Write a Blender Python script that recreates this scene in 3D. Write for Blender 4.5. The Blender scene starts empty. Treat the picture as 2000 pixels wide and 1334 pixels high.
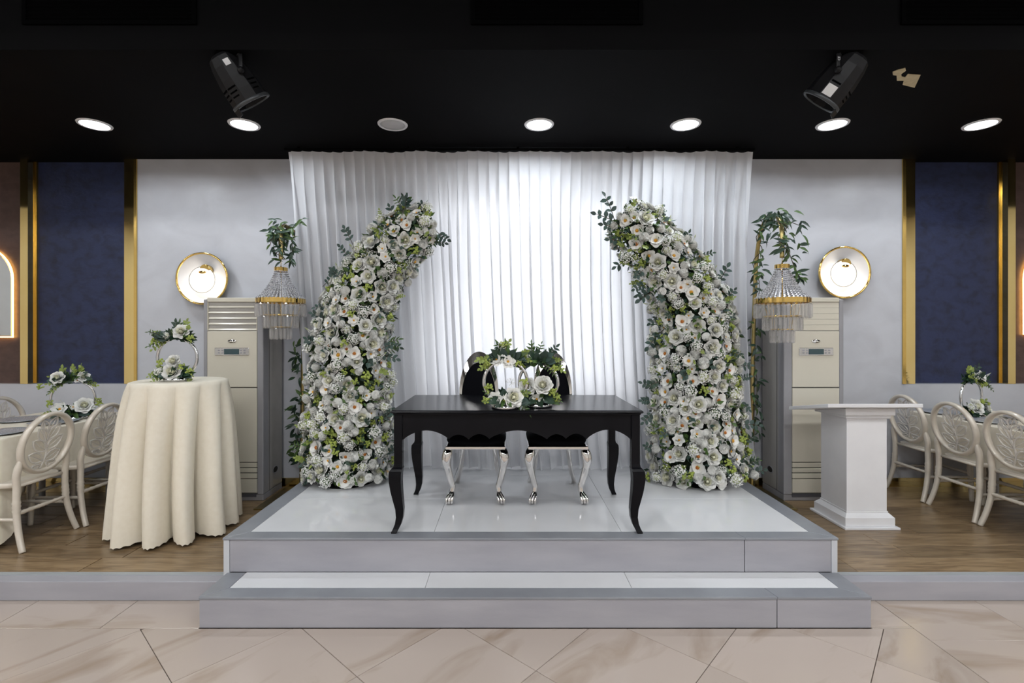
import bpy, math, random
from mathutils import Vector, Matrix, Euler

random.seed(11)
R = math.radians
PI = math.pi
scene = bpy.context.scene
COL = scene.collection

# ------------------------------------------------------------------ camera, world, exposure
F_PX, VX, VY, EYE = 960.0, 990.0, 652.0, 1.61      # focal length in pixels, vanishing point, eye height
cam_d = bpy.data.cameras.new('camera')
cam = bpy.data.objects.new('camera', cam_d)
COL.objects.link(cam)
cam.location = (0, 0, EYE)
cam.rotation_euler = (R(90), 0, 0)
cam_d.sensor_width = 36
cam_d.lens = 36 * F_PX / 2000
cam_d.shift_x = (1000 - VX) / 2000
cam_d.shift_y = -(667 - VY) / 2000
cam_d.clip_start = 0.05
scene.camera = cam

world = bpy.data.worlds.new('world')
scene.world = world
world.use_nodes = True
world.node_tree.nodes['Background'].inputs[0].default_value = (0.5, 0.55, 0.62, 1)
world.node_tree.nodes['Background'].inputs[1].default_value = 0.05

vs = scene.view_settings
vs.view_transform = 'Standard'
vs.look = 'None'
vs.exposure = 0.14
vs.gamma = 1
vs.use_curve_mapping = False
cy = scene.cycles
cy.use_denoising = True
cy.use_adaptive_sampling = True
cy.adaptive_threshold = 0.05
cy.max_bounces = 5
cy.use_light_tree = False
cy.diffuse_bounces = 2
cy.glossy_bounces = 3
cy.transparent_max_bounces = 12
cy.transmission_bounces = 4
cy.caustics_reflective = False
cy.caustics_refractive = False
cy.sample_clamp_indirect = 6

# lamp strengths
DOWN_W = 7.0          # each downlight, watts
HALL_E = 20.0           # hall ceiling panels, emission
BACK_E = 2.5           # light panel behind the curtain, emission

def at(px, py, d):
    """world point seen at pixel (px, py) when it stands d metres in front of the camera"""
    return Vector(((px - VX) / F_PX * d, d, EYE - (py - VY) / F_PX * d))

# ------------------------------------------------------------------ materials
def srgb(r, g, b):
    def f(c):
        c /= 255
        return c / 12.92 if c <= 0.04045 else ((c + 0.055) / 1.055) ** 2.4
    return (f(r), f(g), f(b), 1)

def c4(c):
    return tuple(c) if len(c) == 4 else tuple(c) + (1,)

MATS = {}
def mat(name, col, rough=0.5, metal=0.0, col2=None, nscale=8.0, lo=0.35, hi=0.65, stretch=(1, 1, 1), bump=0.0,
        bscale=None, spec=0.5, coat=0.0, detail=4.0, rand=0.0, distort=0.0, sub=0.0, r2=None):
    m = bpy.data.materials.new(name)
    m.use_nodes = True
    nt = m.node_tree
    N, L = nt.nodes, nt.links
    b = N['Principled BSDF']
    b.inputs['Roughness'].default_value = rough
    b.inputs['Metallic'].default_value = metal
    b.inputs['Specular IOR Level'].default_value = spec
    b.inputs['Coat Weight'].default_value = coat
    b.inputs['Coat Roughness'].default_value = 0.05
    b.inputs['Base Color'].default_value = c4(col)
    tc = N.new('ShaderNodeTexCoord')
    mp = N.new('ShaderNodeMapping')
    mp.inputs['Scale'].default_value = stretch
    L.new(tc.outputs['Object'], mp.inputs['Vector'])
    if rand:
        oi = N.new('ShaderNodeObjectInfo')
        mu = N.new('ShaderNodeMath'); mu.operation = 'MULTIPLY'; mu.inputs[1].default_value = 37.0
        L.new(oi.outputs['Random'], mu.inputs[0])
        cb = N.new('ShaderNodeCombineXYZ')
        for i in range(3):
            L.new(mu.outputs[0], cb.inputs[i])
        L.new(cb.outputs[0], mp.inputs['Location'])
    nz = N.new('ShaderNodeTexNoise')
    nz.inputs['Scale'].default_value = nscale
    nz.inputs['Detail'].default_value = detail
    nz.inputs['Distortion'].default_value = distort
    L.new(mp.outputs[0], nz.inputs['Vector'])
    if col2 is None:
        col2 = tuple(c * 0.93 for c in col[:3])
    rp = N.new('ShaderNodeValToRGB')
    rp.color_ramp.elements[0].position = lo
    rp.color_ramp.elements[1].position = hi
    rp.color_ramp.elements[0].color = c4(col2)
    rp.color_ramp.elements[1].color = c4(col)
    L.new(nz.outputs['Fac'], rp.inputs['Fac'])
    out = rp.outputs['Color']
    if rand:
        hv = N.new('ShaderNodeHueSaturation')
        mr = N.new('ShaderNodeMapRange')
        mr.inputs['To Min'].default_value = 1 - rand
        mr.inputs['To Max'].default_value = 1 + rand
        L.new(oi.outputs['Random'], mr.inputs['Value'])
        L.new(mr.outputs[0], hv.inputs['Value'])
        L.new(out, hv.inputs['Color'])
        out = hv.outputs['Color']
    L.new(out, b.inputs['Base Color'])
    if r2 is not None:
        mr2 = N.new('ShaderNodeMapRange')
        mr2.inputs['To Min'].default_value = r2
        mr2.inputs['To Max'].default_value = rough
        mr2.inputs['From Min'].default_value = lo
        mr2.inputs['From Max'].default_value = hi
        L.new(nz.outputs['Fac'], mr2.inputs['Value'])
        L.new(mr2.outputs[0], b.inputs['Roughness'])
    if bump:
        bp = N.new('ShaderNodeBump')
        bp.inputs['Strength'].default_value = bump
        bp.inputs['Distance'].default_value = 0.01
        if bscale:
            n2 = N.new('ShaderNodeTexNoise')
            n2.inputs['Scale'].default_value = bscale
            n2.inputs['Detail'].default_value = 3
            L.new(mp.outputs[0], n2.inputs['Vector'])
            L.new(n2.outputs['Fac'], bp.inputs['Height'])
        else:
            L.new(nz.outputs['Fac'], bp.inputs['Height'])
        L.new(bp.outputs[0], b.inputs['Normal'])
    if sub:
        b.inputs['Subsurface Weight'].default_value = sub
        b.inputs['Subsurface Radius'].default_value = (0.02, 0.02, 0.015)
    MATS[name] = m
    return m

def emit(name, col, strength, sampled=True):
    m = bpy.data.materials.new(name)
    m.use_nodes = True
    nt = m.node_tree
    nt.nodes.remove(nt.nodes['Principled BSDF'])
    e = nt.nodes.new('ShaderNodeEmission')
    e.inputs[0].default_value = c4(col)
    e.inputs[1].default_value = strength
    nt.links.new(e.outputs[0], nt.nodes['Material Output'].inputs[0])
    m.cycles.emission_sampling = 'FRONT' if sampled else 'NONE'
    MATS[name] = m
    return m

def clear(name, tint, gloss, rough=0.04, edge=0.5, white=0.0, gmax=0.55):
    """clear crystal / acrylic: transparent body with a fresnel-weighted glossy surface"""
    m = bpy.data.materials.new(name)
    m.use_nodes = True
    nt = m.node_tree
    N, L = nt.nodes, nt.links
    N.remove(N['Principled BSDF'])
    t = N.new('ShaderNodeBsdfTransparent'); t.inputs[0].default_value = c4(tint)
    g = N.new('ShaderNodeBsdfGlossy'); g.inputs['Roughness'].default_value = rough
    lw = N.new('ShaderNodeLayerWeight'); lw.inputs[0].default_value = edge
    mr = N.new('ShaderNodeMapRange')
    mr.inputs['To Min'].default_value = gloss
    mr.inputs['To Max'].default_value = min(1.0, gloss + gmax)
    L.new(lw.outputs['Facing'], mr.inputs['Value'])
    mx = N.new('ShaderNodeMixShader')
    L.new(mr.outputs[0], mx.inputs[0]); L.new(t.outputs[0], mx.inputs[1]); L.new(g.outputs[0], mx.inputs[2])
    res = mx.outputs[0]
    if white:
        df = N.new('ShaderNodeBsdfDiffuse'); df.inputs[0].default_value = (0.95, 0.91, 0.86, 1)
        m2 = N.new('ShaderNodeMixShader'); m2.inputs[0].default_value = white
        L.new(res, m2.inputs[1]); L.new(df.outputs[0], m2.inputs[2])
        res = m2.outputs[0]
    L.new(res, N['Material Output'].inputs[0])
    MATS[name] = m
    return m

def sheer(name, col, tr):
    m = bpy.data.materials.new(name)
    m.use_nodes = True
    nt = m.node_tree
    N, L = nt.nodes, nt.links
    N.remove(N['Principled BSDF'])
    d = N.new('ShaderNodeBsdfDiffuse'); d.inputs[0].default_value = c4(col)
    t = N.new('ShaderNodeBsdfTranslucent'); t.inputs[0].default_value = c4(col)
    wv = N.new('ShaderNodeTexNoise'); wv.inputs['Scale'].default_value = 400
    bp = N.new('ShaderNodeBump'); bp.inputs['Strength'].default_value = 0.05; bp.inputs['Distance'].default_value = 0.002
    L.new(wv.outputs['Fac'], bp.inputs['Height']); L.new(bp.outputs[0], d.inputs['Normal'])
    mx = N.new('ShaderNodeMixShader'); mx.inputs[0].default_value = tr
    L.new(d.outputs[0], mx.inputs[1]); L.new(t.outputs[0], mx.inputs[2])
    L.new(mx.outputs[0], N['Material Output'].inputs[0])
    MATS[name] = m
    return m

# surfaces
mat('marble', (0.52, 0.435, 0.375), 0.20, col2=(0.39, 0.30, 0.23), nscale=1.5, lo=0.27, hi=0.47, stretch=(0.9, 3.0, 1), detail=5, rand=0.05, distort=1.0)
mat('grout', (0.10, 0.07, 0.055), 0.9, col2=(0.06, 0.045, 0.035), nscale=30)
mat('plank_wood', (0.30, 0.205, 0.112), 0.32, col2=(0.16, 0.10, 0.05), nscale=3.4, lo=0.36, hi=0.60, stretch=(1.1, 11, 1), detail=8, rand=0.2, distort=1.2)
mat('dark_gap', (0.035, 0.024, 0.016), 0.9, nscale=30)
mat('grey_paint', (0.415, 0.408, 0.44), 0.38, col2=(0.355, 0.35, 0.385), nscale=2.2, lo=0.30, hi=0.66, stretch=(1, 1, 5), detail=7, bump=0.06, bscale=60)
mat('grey_border', (0.30, 0.315, 0.34), 0.30, col2=(0.235, 0.245, 0.27), nscale=3, detail=6)
mat('edge_grey', (0.40, 0.42, 0.43), 0.40, nscale=6)
mat('vent_black', (0.0008, 0.0008, 0.001), 0.8, nscale=8, spec=0.03)
mat('pale_strip', (0.62, 0.64, 0.67), 0.40, nscale=6)
mat('white_tile', (0.80, 0.80, 0.81), 0.035, col2=(0.76, 0.765, 0.775), nscale=3, spec=0.6)
mat('joint_grey', (0.18, 0.18, 0.19), 0.8, nscale=20)
mat('white_stucco', (0.61, 0.62, 0.66), 0.36, col2=(0.535, 0.54, 0.575), nscale=2.6, lo=0.28, hi=0.66, detail=6, bump=0.14, bscale=9, distort=0.8, stretch=(1, 1, 1.4))
mat('blue_stucco', (0.020, 0.030, 0.088), 0.50, col2=(0.010, 0.015, 0.042), nscale=9.0, lo=0.30, hi=0.58, detail=6, bump=0.25, bscale=26, distort=0.4, stretch=(1, 1, 1.3))
mat('brown_stucco', (0.110, 0.064, 0.052), 0.44, col2=(0.070, 0.040, 0.034), nscale=9.0, lo=0.28, hi=0.62, detail=6, bump=0.2, bscale=26, distort=0.4, stretch=(1, 1, 1.3))
mat('black_ceiling', (0.0042, 0.0042, 0.0046), 0.75, col2=(0.0030, 0.0030, 0.0034), nscale=1.8, lo=0.45, hi=0.75, spec=0.06)
mat('black_plain', (0.0030, 0.0030, 0.0034), 0.75, nscale=8, spec=0.05)
mat('hall_cream', (0.76, 0.745, 0.71), 0.6, col2=(0.70, 0.68, 0.64), nscale=1.2)
mat('hall_dark', (0.03, 0.03, 0.03), 0.7, nscale=3)
# metals
mat('gold_mirror', (0.83, 0.65, 0.29), 0.07, 1.0, col2=(0.80, 0.61, 0.25), nscale=3, bump=0.02, bscale=5)
mat('gold_edge', (0.80, 0.55, 0.17), 0.22, 1.0, nscale=10)
mat('gold_leaf', (0.90, 0.62, 0.20), 0.10, 1.0, nscale=10)
mat('brass_dull', (0.42, 0.34, 0.15), 0.28, 1.0, col2=(0.34, 0.27, 0.11), nscale=5)
mat('chrome', (0.84, 0.82, 0.80), 0.055, 1.0, nscale=12)
mat('silver_glitter', (0.66, 0.69, 0.75), 0.32, 0.45, col2=(0.36, 0.40, 0.47), nscale=160, lo=0.4, hi=0.6, bump=0.5, bscale=220)
mat('silver_ring', (0.78, 0.78, 0.79), 0.16, 1.0, nscale=20)
# furniture
mat('black_lacquer', (0.005, 0.005, 0.0065), 0.22, col2=(0.007, 0.007, 0.009), nscale=6, spec=0.13)
mat('black_velvet', (0.004, 0.004, 0.006), 0.95, nscale=60, spec=0.1)
mat('white_paint', (0.88, 0.88, 0.90), 0.32, col2=(0.84, 0.84, 0.86), nscale=5)
mat('pearl', (0.78, 0.71, 0.61), 0.28, 0.12, col2=(0.72, 0.65, 0.55), nscale=14, coat=0.4)
clear('acrylic', (0.99, 0.98, 0.965), 0.04, 0.06, 0.3, white=0.06, gmax=0.25)
clear('acrylic_relief', (0.99, 0.975, 0.95), 0.06, 0.15, 0.3, white=0.50, gmax=0.12)  # white mixed into the clear ridges stands for their highlights
mat('cream_cloth', (0.90, 0.835, 0.70), 0.75, col2=(0.875, 0.805, 0.665), nscale=30, bump=0.06, bscale=160, spec=0.2)
mat('ac_cream', (0.70, 0.655, 0.545), 0.16, col2=(0.68, 0.635, 0.525), nscale=3)
mat('ac_grey', (0.34, 0.335, 0.35), 0.35, nscale=6)
mat('ac_side', (0.42, 0.40, 0.37), 0.40, nscale=6)
mat('ac_dark', (0.10, 0.10, 0.115), 0.4, nscale=6)
mat('slot_dark', (0.02, 0.018, 0.014), 0.8, nscale=6)
mat('lcd', (0.055, 0.095, 0.105), 0.12, nscale=4)
mat('lamp_body', (0.010, 0.010, 0.011), 0.45, col2=(0.007, 0.007, 0.008), nscale=8, spec=0.25)
mat('lamp_rim', (0.06, 0.065, 0.07), 0.35, 0.3, nscale=60)
mat('sticker', (0.70, 0.70, 0.71), 0.5, nscale=20)
mat('red_plastic', (0.35, 0.02, 0.03), 0.4, nscale=20)
mat('paper_scrap', (0.66, 0.56, 0.36), 0.8, col2=(0.58, 0.48, 0.29), nscale=30)
mat('mirror_glass', (0.70, 0.74, 0.77), 0.03, 1.0, nscale=3)
# plants
mat('petal_white', (0.90, 0.895, 0.855), 0.55, col2=(0.85, 0.85, 0.80), nscale=14, rand=0.05)
mat('petal_cream', (0.93, 0.915, 0.75), 0.55, col2=(0.88, 0.87, 0.63), nscale=14, rand=0.05)
mat('petal_green', (0.62, 0.68, 0.34), 0.55, nscale=14)
mat('stamen_red', (0.36, 0.085, 0.02), 0.6, col2=(0.55, 0.19, 0.02), nscale=60)
mat('stamen_gold', (0.72, 0.36, 0.03), 0.6, nscale=60)
mat('berry_green', (0.43, 0.50, 0.115), 0.45, col2=(0.30, 0.38, 0.07), nscale=12, rand=0.18)
mat('leaf_dark', (0.026, 0.062, 0.034), 0.42, col2=(0.016, 0.040, 0.022), nscale=16, rand=0.25)
mat('leaf_blue', (0.050, 0.092, 0.075), 0.5, col2=(0.034, 0.066, 0.054), nscale=16, rand=0.25)
mat('leaf_mid', (0.080, 0.150, 0.034), 0.45, col2=(0.045, 0.095, 0.022), nscale=16, rand=0.25)
mat('leaf_lime', (0.30, 0.37, 0.085), 0.5, col2=(0.20, 0.27, 0.05), nscale=16, rand=0.2)
mat('stem_brown', (0.07, 0.055, 0.03), 0.7, nscale=20)
mat('moss', (0.020, 0.035, 0.016), 0.9, col2=(0.010, 0.018, 0.008), nscale=40, bump=0.6, bscale=50)
mat('crystal_bead', (0.90, 0.90, 0.92), 0.10, 0.3, col2=(0.40, 0.40, 0.43), nscale=110, lo=0.42, hi=0.58, spec=0.9)
clear('crystal', (0.985, 0.985, 0.99), 0.06, 0.03, 0.5, white=0.11, gmax=0.5)
sheer('sheer_white', (0.90, 0.905, 0.93), 0.33)
# lamps
emit('downlight_lens', (0.93, 0.96, 1.0), 9.0, False)
emit('hall_diffuser', (0.965, 0.98, 1.0), HALL_E)
emit('back_diffuser', (0.93, 0.96, 1.0), BACK_E)
emit('sconce_glow', (1.0, 0.92, 0.80), 1.35, False)
emit('warm_strip', (1.0, 0.52, 0.13), 9.0, False)
mat('lens_off', (0.55, 0.55, 0.56), 0.35, nscale=8)

# ------------------------------------------------------------------ mesh builder
class MB:
    def __init__(s):
        s.v, s.f, s.m, s.s = [], [], [], []

    def add(s, verts, faces, mi=0, sm=False):
        o = len(s.v)
        s.v += [Vector(p) for p in verts]
        s.f += [tuple(i + o for i in f) for f in faces]
        s.m += [mi] * len(faces)
        s.s += [sm] * len(faces)
        return s

    def box(s, x0, x1, y0, y1, z0, z1, mi=0, M=None):
        vs_ = [Vector((x, y, z)) for x in (x0, x1) for y in (y0, y1) for z in (z0, z1)]
        if M is not None:
            vs_ = [M @ p for p in vs_]
        return s.add(vs_, [(0, 1, 3, 2), (4, 6, 7, 5), (0, 4, 5, 1), (2, 3, 7, 6), (0, 2, 6, 4), (1, 5, 7, 3)], mi)

    def tube(s, pts, rad, n=8, mi=0, cap=True, sm=True, closed=False, flat=1.0, up=None):
        """sweep along pts; rad a number or one per point; flat scales the second axis"""
        P = [Vector(p) for p in pts]
        k = len(P)
        rr = [rad] * k if not isinstance(rad, (list, tuple)) else rad
        T = []
        for i in range(k):
            if closed:
                t = P[(i + 1) % k] - P[i - 1]
            else:
                t = P[min(i + 1, k - 1)] - P[max(i - 1, 0)]
            T.append(t.normalized() if t.length > 1e-9 else Vector((0, 0, 1)))
        a = Vector(up) if up else (Vector((0, 0, 1)) if abs(T[0].z) < 0.9 else Vector((0, 1, 0)))
        rings = []
        for i in range(k):
            b = T[i].cross(a)
            if b.length < 1e-6:
                b = T[i].cross(Vector((1, 0.3, 0)))
            b.normalize()
            a2 = b.cross(T[i]).normalized()
            if not up:
                a = a2
            rings.append([P[i] + (b * math.cos(2 * PI * j / n) + a2 * math.sin(2 * PI * j / n) * flat) * rr[i] for j in range(n)])
        vv = [p for r_ in rings for p in r_]
        ff = []
        last = k if closed else k - 1
        for i in range(last):
            i2 = (i + 1) % k
            for j in range(n):
                ff.append((i * n + j, i * n + (j + 1) % n, i2 * n + (j + 1) % n, i2 * n + j))
        s.add(vv, ff, mi, sm)
        if cap and not closed:
            o = len(s.v) - len(vv)
            s.f += [tuple(o + j for j in range(n))[::-1], tuple(o + (k - 1) * n + j for j in range(n))]
            s.m += [mi, mi]
            s.s += [False, False]
        return s

    def sweep(s, pts, hw, hd, mi=0, sm=False):
        """rectangular section swept up in Z: pts (x, y, z), half widths hw (x) and hd (y)"""
        k = len(pts)
        vv, ff = [], []
        for p, a, b in zip(pts, hw, hd):
            for sx, sy in ((-1, -1), (1, -1), (1, 1), (-1, 1)):
                vv.append((p[0] + sx * a, p[1] + sy * b, p[2]))
        for i in range(k - 1):
            for j in range(4):
                ff.append((i * 4 + j, i * 4 + (j + 1) % 4, (i + 1) * 4 + (j + 1) % 4, (i + 1) * 4 + j))
        ff.append((3, 2, 1, 0))
        ff.append(tuple((k - 1) * 4 + j for j in range(4)))
        return s.add(vv, ff, mi, sm)

    def lathe(s, prof, n=24, c=(0, 0, 0), mi=0, M=None, sm=True, cap=True):
        vv, ff = [], []
        for r_, z in prof:
            for j in range(n):
                a = 2 * PI * j / n
                p = Vector((r_ * math.cos(a), r_ * math.sin(a), z))
                p = (M @ p) if M is not None else p + Vector(c)
                vv.append(p)
        k = len(prof)
        for i in range(k - 1):
            for j in range(n):
                ff.append((i * n + j, i * n + (j + 1) % n, (i + 1) * n + (j + 1) % n, (i + 1) * n + j))
        s.add(vv, ff, mi, sm)
        if cap:
            o = len(s.v) - len(vv)
            if prof[0][0] > 1e-6:
                s.f.append(tuple(o + j for j in range(n))[::-1]); s.m.append(mi); s.s.append(False)
            if prof[-1][0] > 1e-6:
                s.f.append(tuple(o + (k - 1) * n + j for j in range(n))); s.m.append(mi); s.s.append(False)
        return s

    def prism(s, poly, f0, f1, mi=0):
        """poly of 2D points; f0 and f1 map a 2D point to the two faces"""
        n = len(poly)
        vv = [f0(p) for p in poly] + [f1(p) for p in poly]
        ff = [tuple(range(n))[::-1], tuple(range(n, 2 * n))]
        for i in range(n):
            j = (i + 1) % n
            ff.append((i, j, n + j, n + i))
        return s.add(vv, ff, mi)

    def grid(s, fn, nu, nv, mi=0, wrap=False, sm=True):
        vv, ff = [], []
        cu = nu if wrap else nu + 1
        for j in range(nv + 1):
            for i in range(cu):
                vv.append(fn(i / nu, j / nv))
        for j in range(nv):
            for i in range(nu):
                i2 = (i + 1) % cu
                ff.append((j * cu + i, j * cu + i2, (j + 1) * cu + i2, (j + 1) * cu + i))
        return s.add(vv, ff, mi, sm)

    def ball(s, c, r_, n=8, m=5, mi=0, sc=(1, 1, 1)):
        c = Vector(c)
        vv, ff = [c + Vector((0, 0, r_ * sc[2]))], []
        for i in range(1, m):
            a = PI * i / m
            for j in range(n):
                b = 2 * PI * j / n
                vv.append(c + Vector((r_ * sc[0] * math.sin(a) * math.cos(b), r_ * sc[1] * math.sin(a) * math.sin(b), r_ * sc[2] * math.cos(a))))
        vv.append(c - Vector((0, 0, r_ * sc[2])))
        for j in range(n):
            ff.append((0, 1 + j, 1 + (j + 1) % n))
            ff.append((len(vv) - 1, 1 + (m - 2) * n + (j + 1) % n, 1 + (m - 2) * n + j))
        for i in range(m - 2):
            for j in range(n):
                ff.append((1 + i * n + j, 1 + (i + 1) * n + j, 1 + (i + 1) * n + (j + 1) % n, 1 + i * n + (j + 1) % n))
        return s.add(vv, ff, mi, True)

    def mesh(s, name, mats, inv=None):
        me = bpy.data.meshes.new(name)
        vv = [inv @ p for p in s.v] if inv is not None else s.v
        me.from_pydata([tuple(p) for p in vv], [], s.f)
        if isinstance(mats, str):
            mats = [mats]
        for m_ in mats:
            me.materials.append(MATS[m_])
        me.polygons.foreach_set('material_index', s.m)
        me.polygons.foreach_set('use_smooth', s.s)
        me.update()
        return me

    def build(s, name, mats, parent=None, local=False, bevel=0, label=None, seg=2):
        """one mesh object. World coordinates unless local; origin at its base, or at the parent's"""
        if parent is not None:
            me = s.mesh(name, mats, None if local else WM[parent.name].inverted())
            o = link(name, me, parent)
        else:
            xs = [p.x for p in s.v]; ys = [p.y for p in s.v]; zs = [p.z for p in s.v]
            L_ = Vector(((min(xs) + max(xs)) / 2, (min(ys) + max(ys)) / 2, min(zs)))
            me = s.mesh(name, mats, Matrix.Translation(-L_))
            o = link(name, me, None, Matrix.Translation(L_))
        if bevel:
            bv = o.modifiers.new('bevel', 'BEVEL')
            bv.width = bevel
            bv.segments = seg
            bv.limit_method = 'ANGLE'
            bv.angle_limit = R(40)
        if label:
            o['label'] = label
        return o

WM = {}
def link(name, me, parent=None, M=None):
    o = bpy.data.objects.new(name, me)
    COL.objects.link(o)
    M = M if M is not None else Matrix.Identity(4)
    o.matrix_local = M
    if parent is not None:
        o.parent = parent
        WM[o.name] = WM[parent.name] @ M
    else:
        WM[o.name] = M
    return o

def thing(name, label, cat, loc=(0, 0, 0), rotz=0.0, group=None, M=None):
    M = M if M is not None else Matrix.Translation(Vector(loc)) @ Matrix.Rotation(rotz, 4, 'Z')
    o = link(name, None, None, M)
    o.empty_display_size = 0.1
    return tag(o, label, cat, group)

def tag(o, label, cat, group=None):
    o['label'] = label
    o['category'] = cat
    if group:
        o['group'] = group
    return o

def struct(o, label=None):
    o['kind'] = 'structure'
    if label:
        o['label'] = label
    return o

def copy_thing(root, M, label, group=None):
    r_ = root.copy(); COL.objects.link(r_); r_.matrix_local = M
    r_['label'] = label
    if group:
        r_['group'] = group
    WM[r_.name] = M
    for ch in root.children:
        c = ch.copy(); COL.objects.link(c); c.parent = r_
        for g in ch.children:
            d = g.copy(); COL.objects.link(d); d.parent = c
    return r_

def TR(x, y, z, rz=0.0):
    return Matrix.Translation((x, y, z)) @ Matrix.Rotation(rz, 4, 'Z')

def frame_on(pos, normal, roll=0.0, scale=1.0):
    """matrix whose local +Z points along normal"""
    n = Vector(normal).normalized()
    q = n.to_track_quat('Z', 'Y')
    return Matrix.Translation(pos) @ q.to_matrix().to_4x4() @ Matrix.Rotation(roll, 4, 'Z') @ Matrix.Scale(scale, 4)

def smooth_path(pts, k=6):
    """Catmull-Rom through pts"""
    P = [Vector(p) for p in pts]
    out = []
    for i in range(len(P) - 1):
        p0, p1, p2, p3 = P[max(i - 1, 0)], P[i], P[i + 1], P[min(i + 2, len(P) - 1)]
        for j in range(k):
            t = j / k
            out.append(0.5 * ((2 * p1) + (p2 - p0) * t + (2 * p0 - 5 * p1 + 4 * p2 - p3) * t * t + (3 * p1 - p0 - 3 * p2 + p3) * t ** 3))
    out.append(P[-1])
    return out

# ================================================================== THE SETTING
STAGE_Z, TREAD_Z, PLAT_Z, CEIL_Z = 0.378, 0.171, 0.12, 3.315
WALL_Y, FRONT_Y, STEP_Y = 4.80, 2.97, 2.69
SX0, SX1 = -1.712, 1.997           # stage, left and right edge
HALL_X, HALL_Y0, HALL_Z = 9.0, -8.0, 4.2

# ---- tiled ground floor
floor = struct(MB().box(-HALL_X, HALL_X, HALL_Y0, FRONT_Y + 0.1, -0.10, -0.005).build('floor', 'grout'), 'beige marble tile floor in front of the stage')
def clip(poly, x0, x1, y0, y1):
    def cut(ps, ins, cross):
        out = []
        for i in range(len(ps)):
            a, b = ps[i - 1], ps[i]
            if ins(b):
                if not ins(a):
                    out.append(cross(a, b))
                out.append(b)
            elif ins(a):
                out.append(cross(a, b))
        return out
    def at_x(x):
        return lambda a, b: (x, a[1] + (b[1] - a[1]) * (x - a[0]) / (b[0] - a[0]))
    def at_y(y):
        return lambda a, b: (a[0] + (b[0] - a[0]) * (y - a[1]) / (b[1] - a[1]), y)
    for ins, cr in ((lambda p: p[0] >= x0, at_x(x0)), (lambda p: p[0] <= x1, at_x(x1)), (lambda p: p[1] >= y0, at_y(y0)), (lambda p: p[1] <= y1, at_y(y1))):
        if not poly:
            return poly
        poly = cut(poly, ins, cr)
    return poly

def tile_piece(poly, rz, name='tile', z=0.0, th=0.012, mt='marble', parent=None, bev=0.0012):
    cx = sum(p[0] for p in poly) / len(poly); cyy = sum(p[1] for p in poly) / len(poly)
    ca, sa = math.cos(-rz), math.sin(-rz)
    loc = [((p[0] - cx) * ca - (p[1] - cyy) * sa, (p[0] - cx) * sa + (p[1] - cyy) * ca) for p in poly]
    b = MB().prism(loc, lambda p: (p[0], p[1], -th), lambda p: (p[0], p[1], 0))
    me = b.mesh(name, mt)
    o = link(name, me, parent, WM[parent.name].inverted() @ TR(cx, cyy, z, rz))
    if bev:
        bv = o.modifiers.new('bevel', 'BEVEL'); bv.width = bev; bv.segments = 1; bv.limit_method = 'ANGLE'
    return o

ang = R(47.7)
e1 = Vector((math.cos(ang), math.sin(ang))) * 0.597
e2 = Vector((math.cos(ang - PI / 2), math.sin(ang - PI / 2))) * 0.597
org = Vector((0.139, 2.349))
for i in range(-14, 15):
    for j in range(-14, 15):
        o_ = org + e1 * i + e2 * j
        g = 0.0016
        u1, u2 = e1.normalized() * g, e2.normalized() * g
        q = [o_ + u1 + u2, o_ + e1 - u1 + u2, o_ + e1 + e2 - u1 - u2, o_ + e2 + u1 - u2]
        q = clip([(p.x, p.y) for p in q], -4.6, 2.222, 0.7, 2.684)
        if len(q) >= 3:
            area = abs(sum(q[k - 1][0] * q[k][1] - q[k][0] * q[k - 1][1] for k in range(len(q)))) / 2
            if area > 0.002:
                tile_piece(q, ang + random.choice((0, PI)), parent=floor)
x = -2.824 - 0.598 * 3
while x < -1.69:
    x1 = min(x + 0.595, -1.686)
    tile_piece([(x + .0016, 2.688), (x1, 2.688), (x1, FRONT_Y - .004), (x + .0016, FRONT_Y - .004)], 0, parent=floor)
    x += 0.598
tile_piece([(1.998, 2.703), (2.222, 2.703), (2.222, FRONT_Y - .004), (1.998, FRONT_Y - .004)], 0, parent=floor)
tile_piece([(1.998, 2.687), (2.222, 2.687), (2.222, 2.700), (1.998, 2.700)], 0, parent=floor)
for k in range(5):
    xa = 2.226 + 0.597 * k
    for ya, yb in ((2.583, FRONT_Y - .004), (1.985, 2.580), (1.388, 1.982), (0.79, 1.385)):
        tile_piece([(xa, ya), (xa + .594, ya), (xa + .594, yb), (xa, yb)], random.choice((0, PI / 2)), parent=floor)
MB().box(-HALL_X, HALL_X, HALL_Y0, 0.698, -0.02, 0.0).build('tile_field', 'marble', floor)
MB().box(-HALL_X, -4.62, 0.70, FRONT_Y - .004, -0.02, 0.0).build('tile_field', 'marble', floor)
MB().box(5.215, HALL_X, 0.70, FRONT_Y - .004, -0.02, 0.0).build('tile_field', 'marble', floor)

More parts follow.
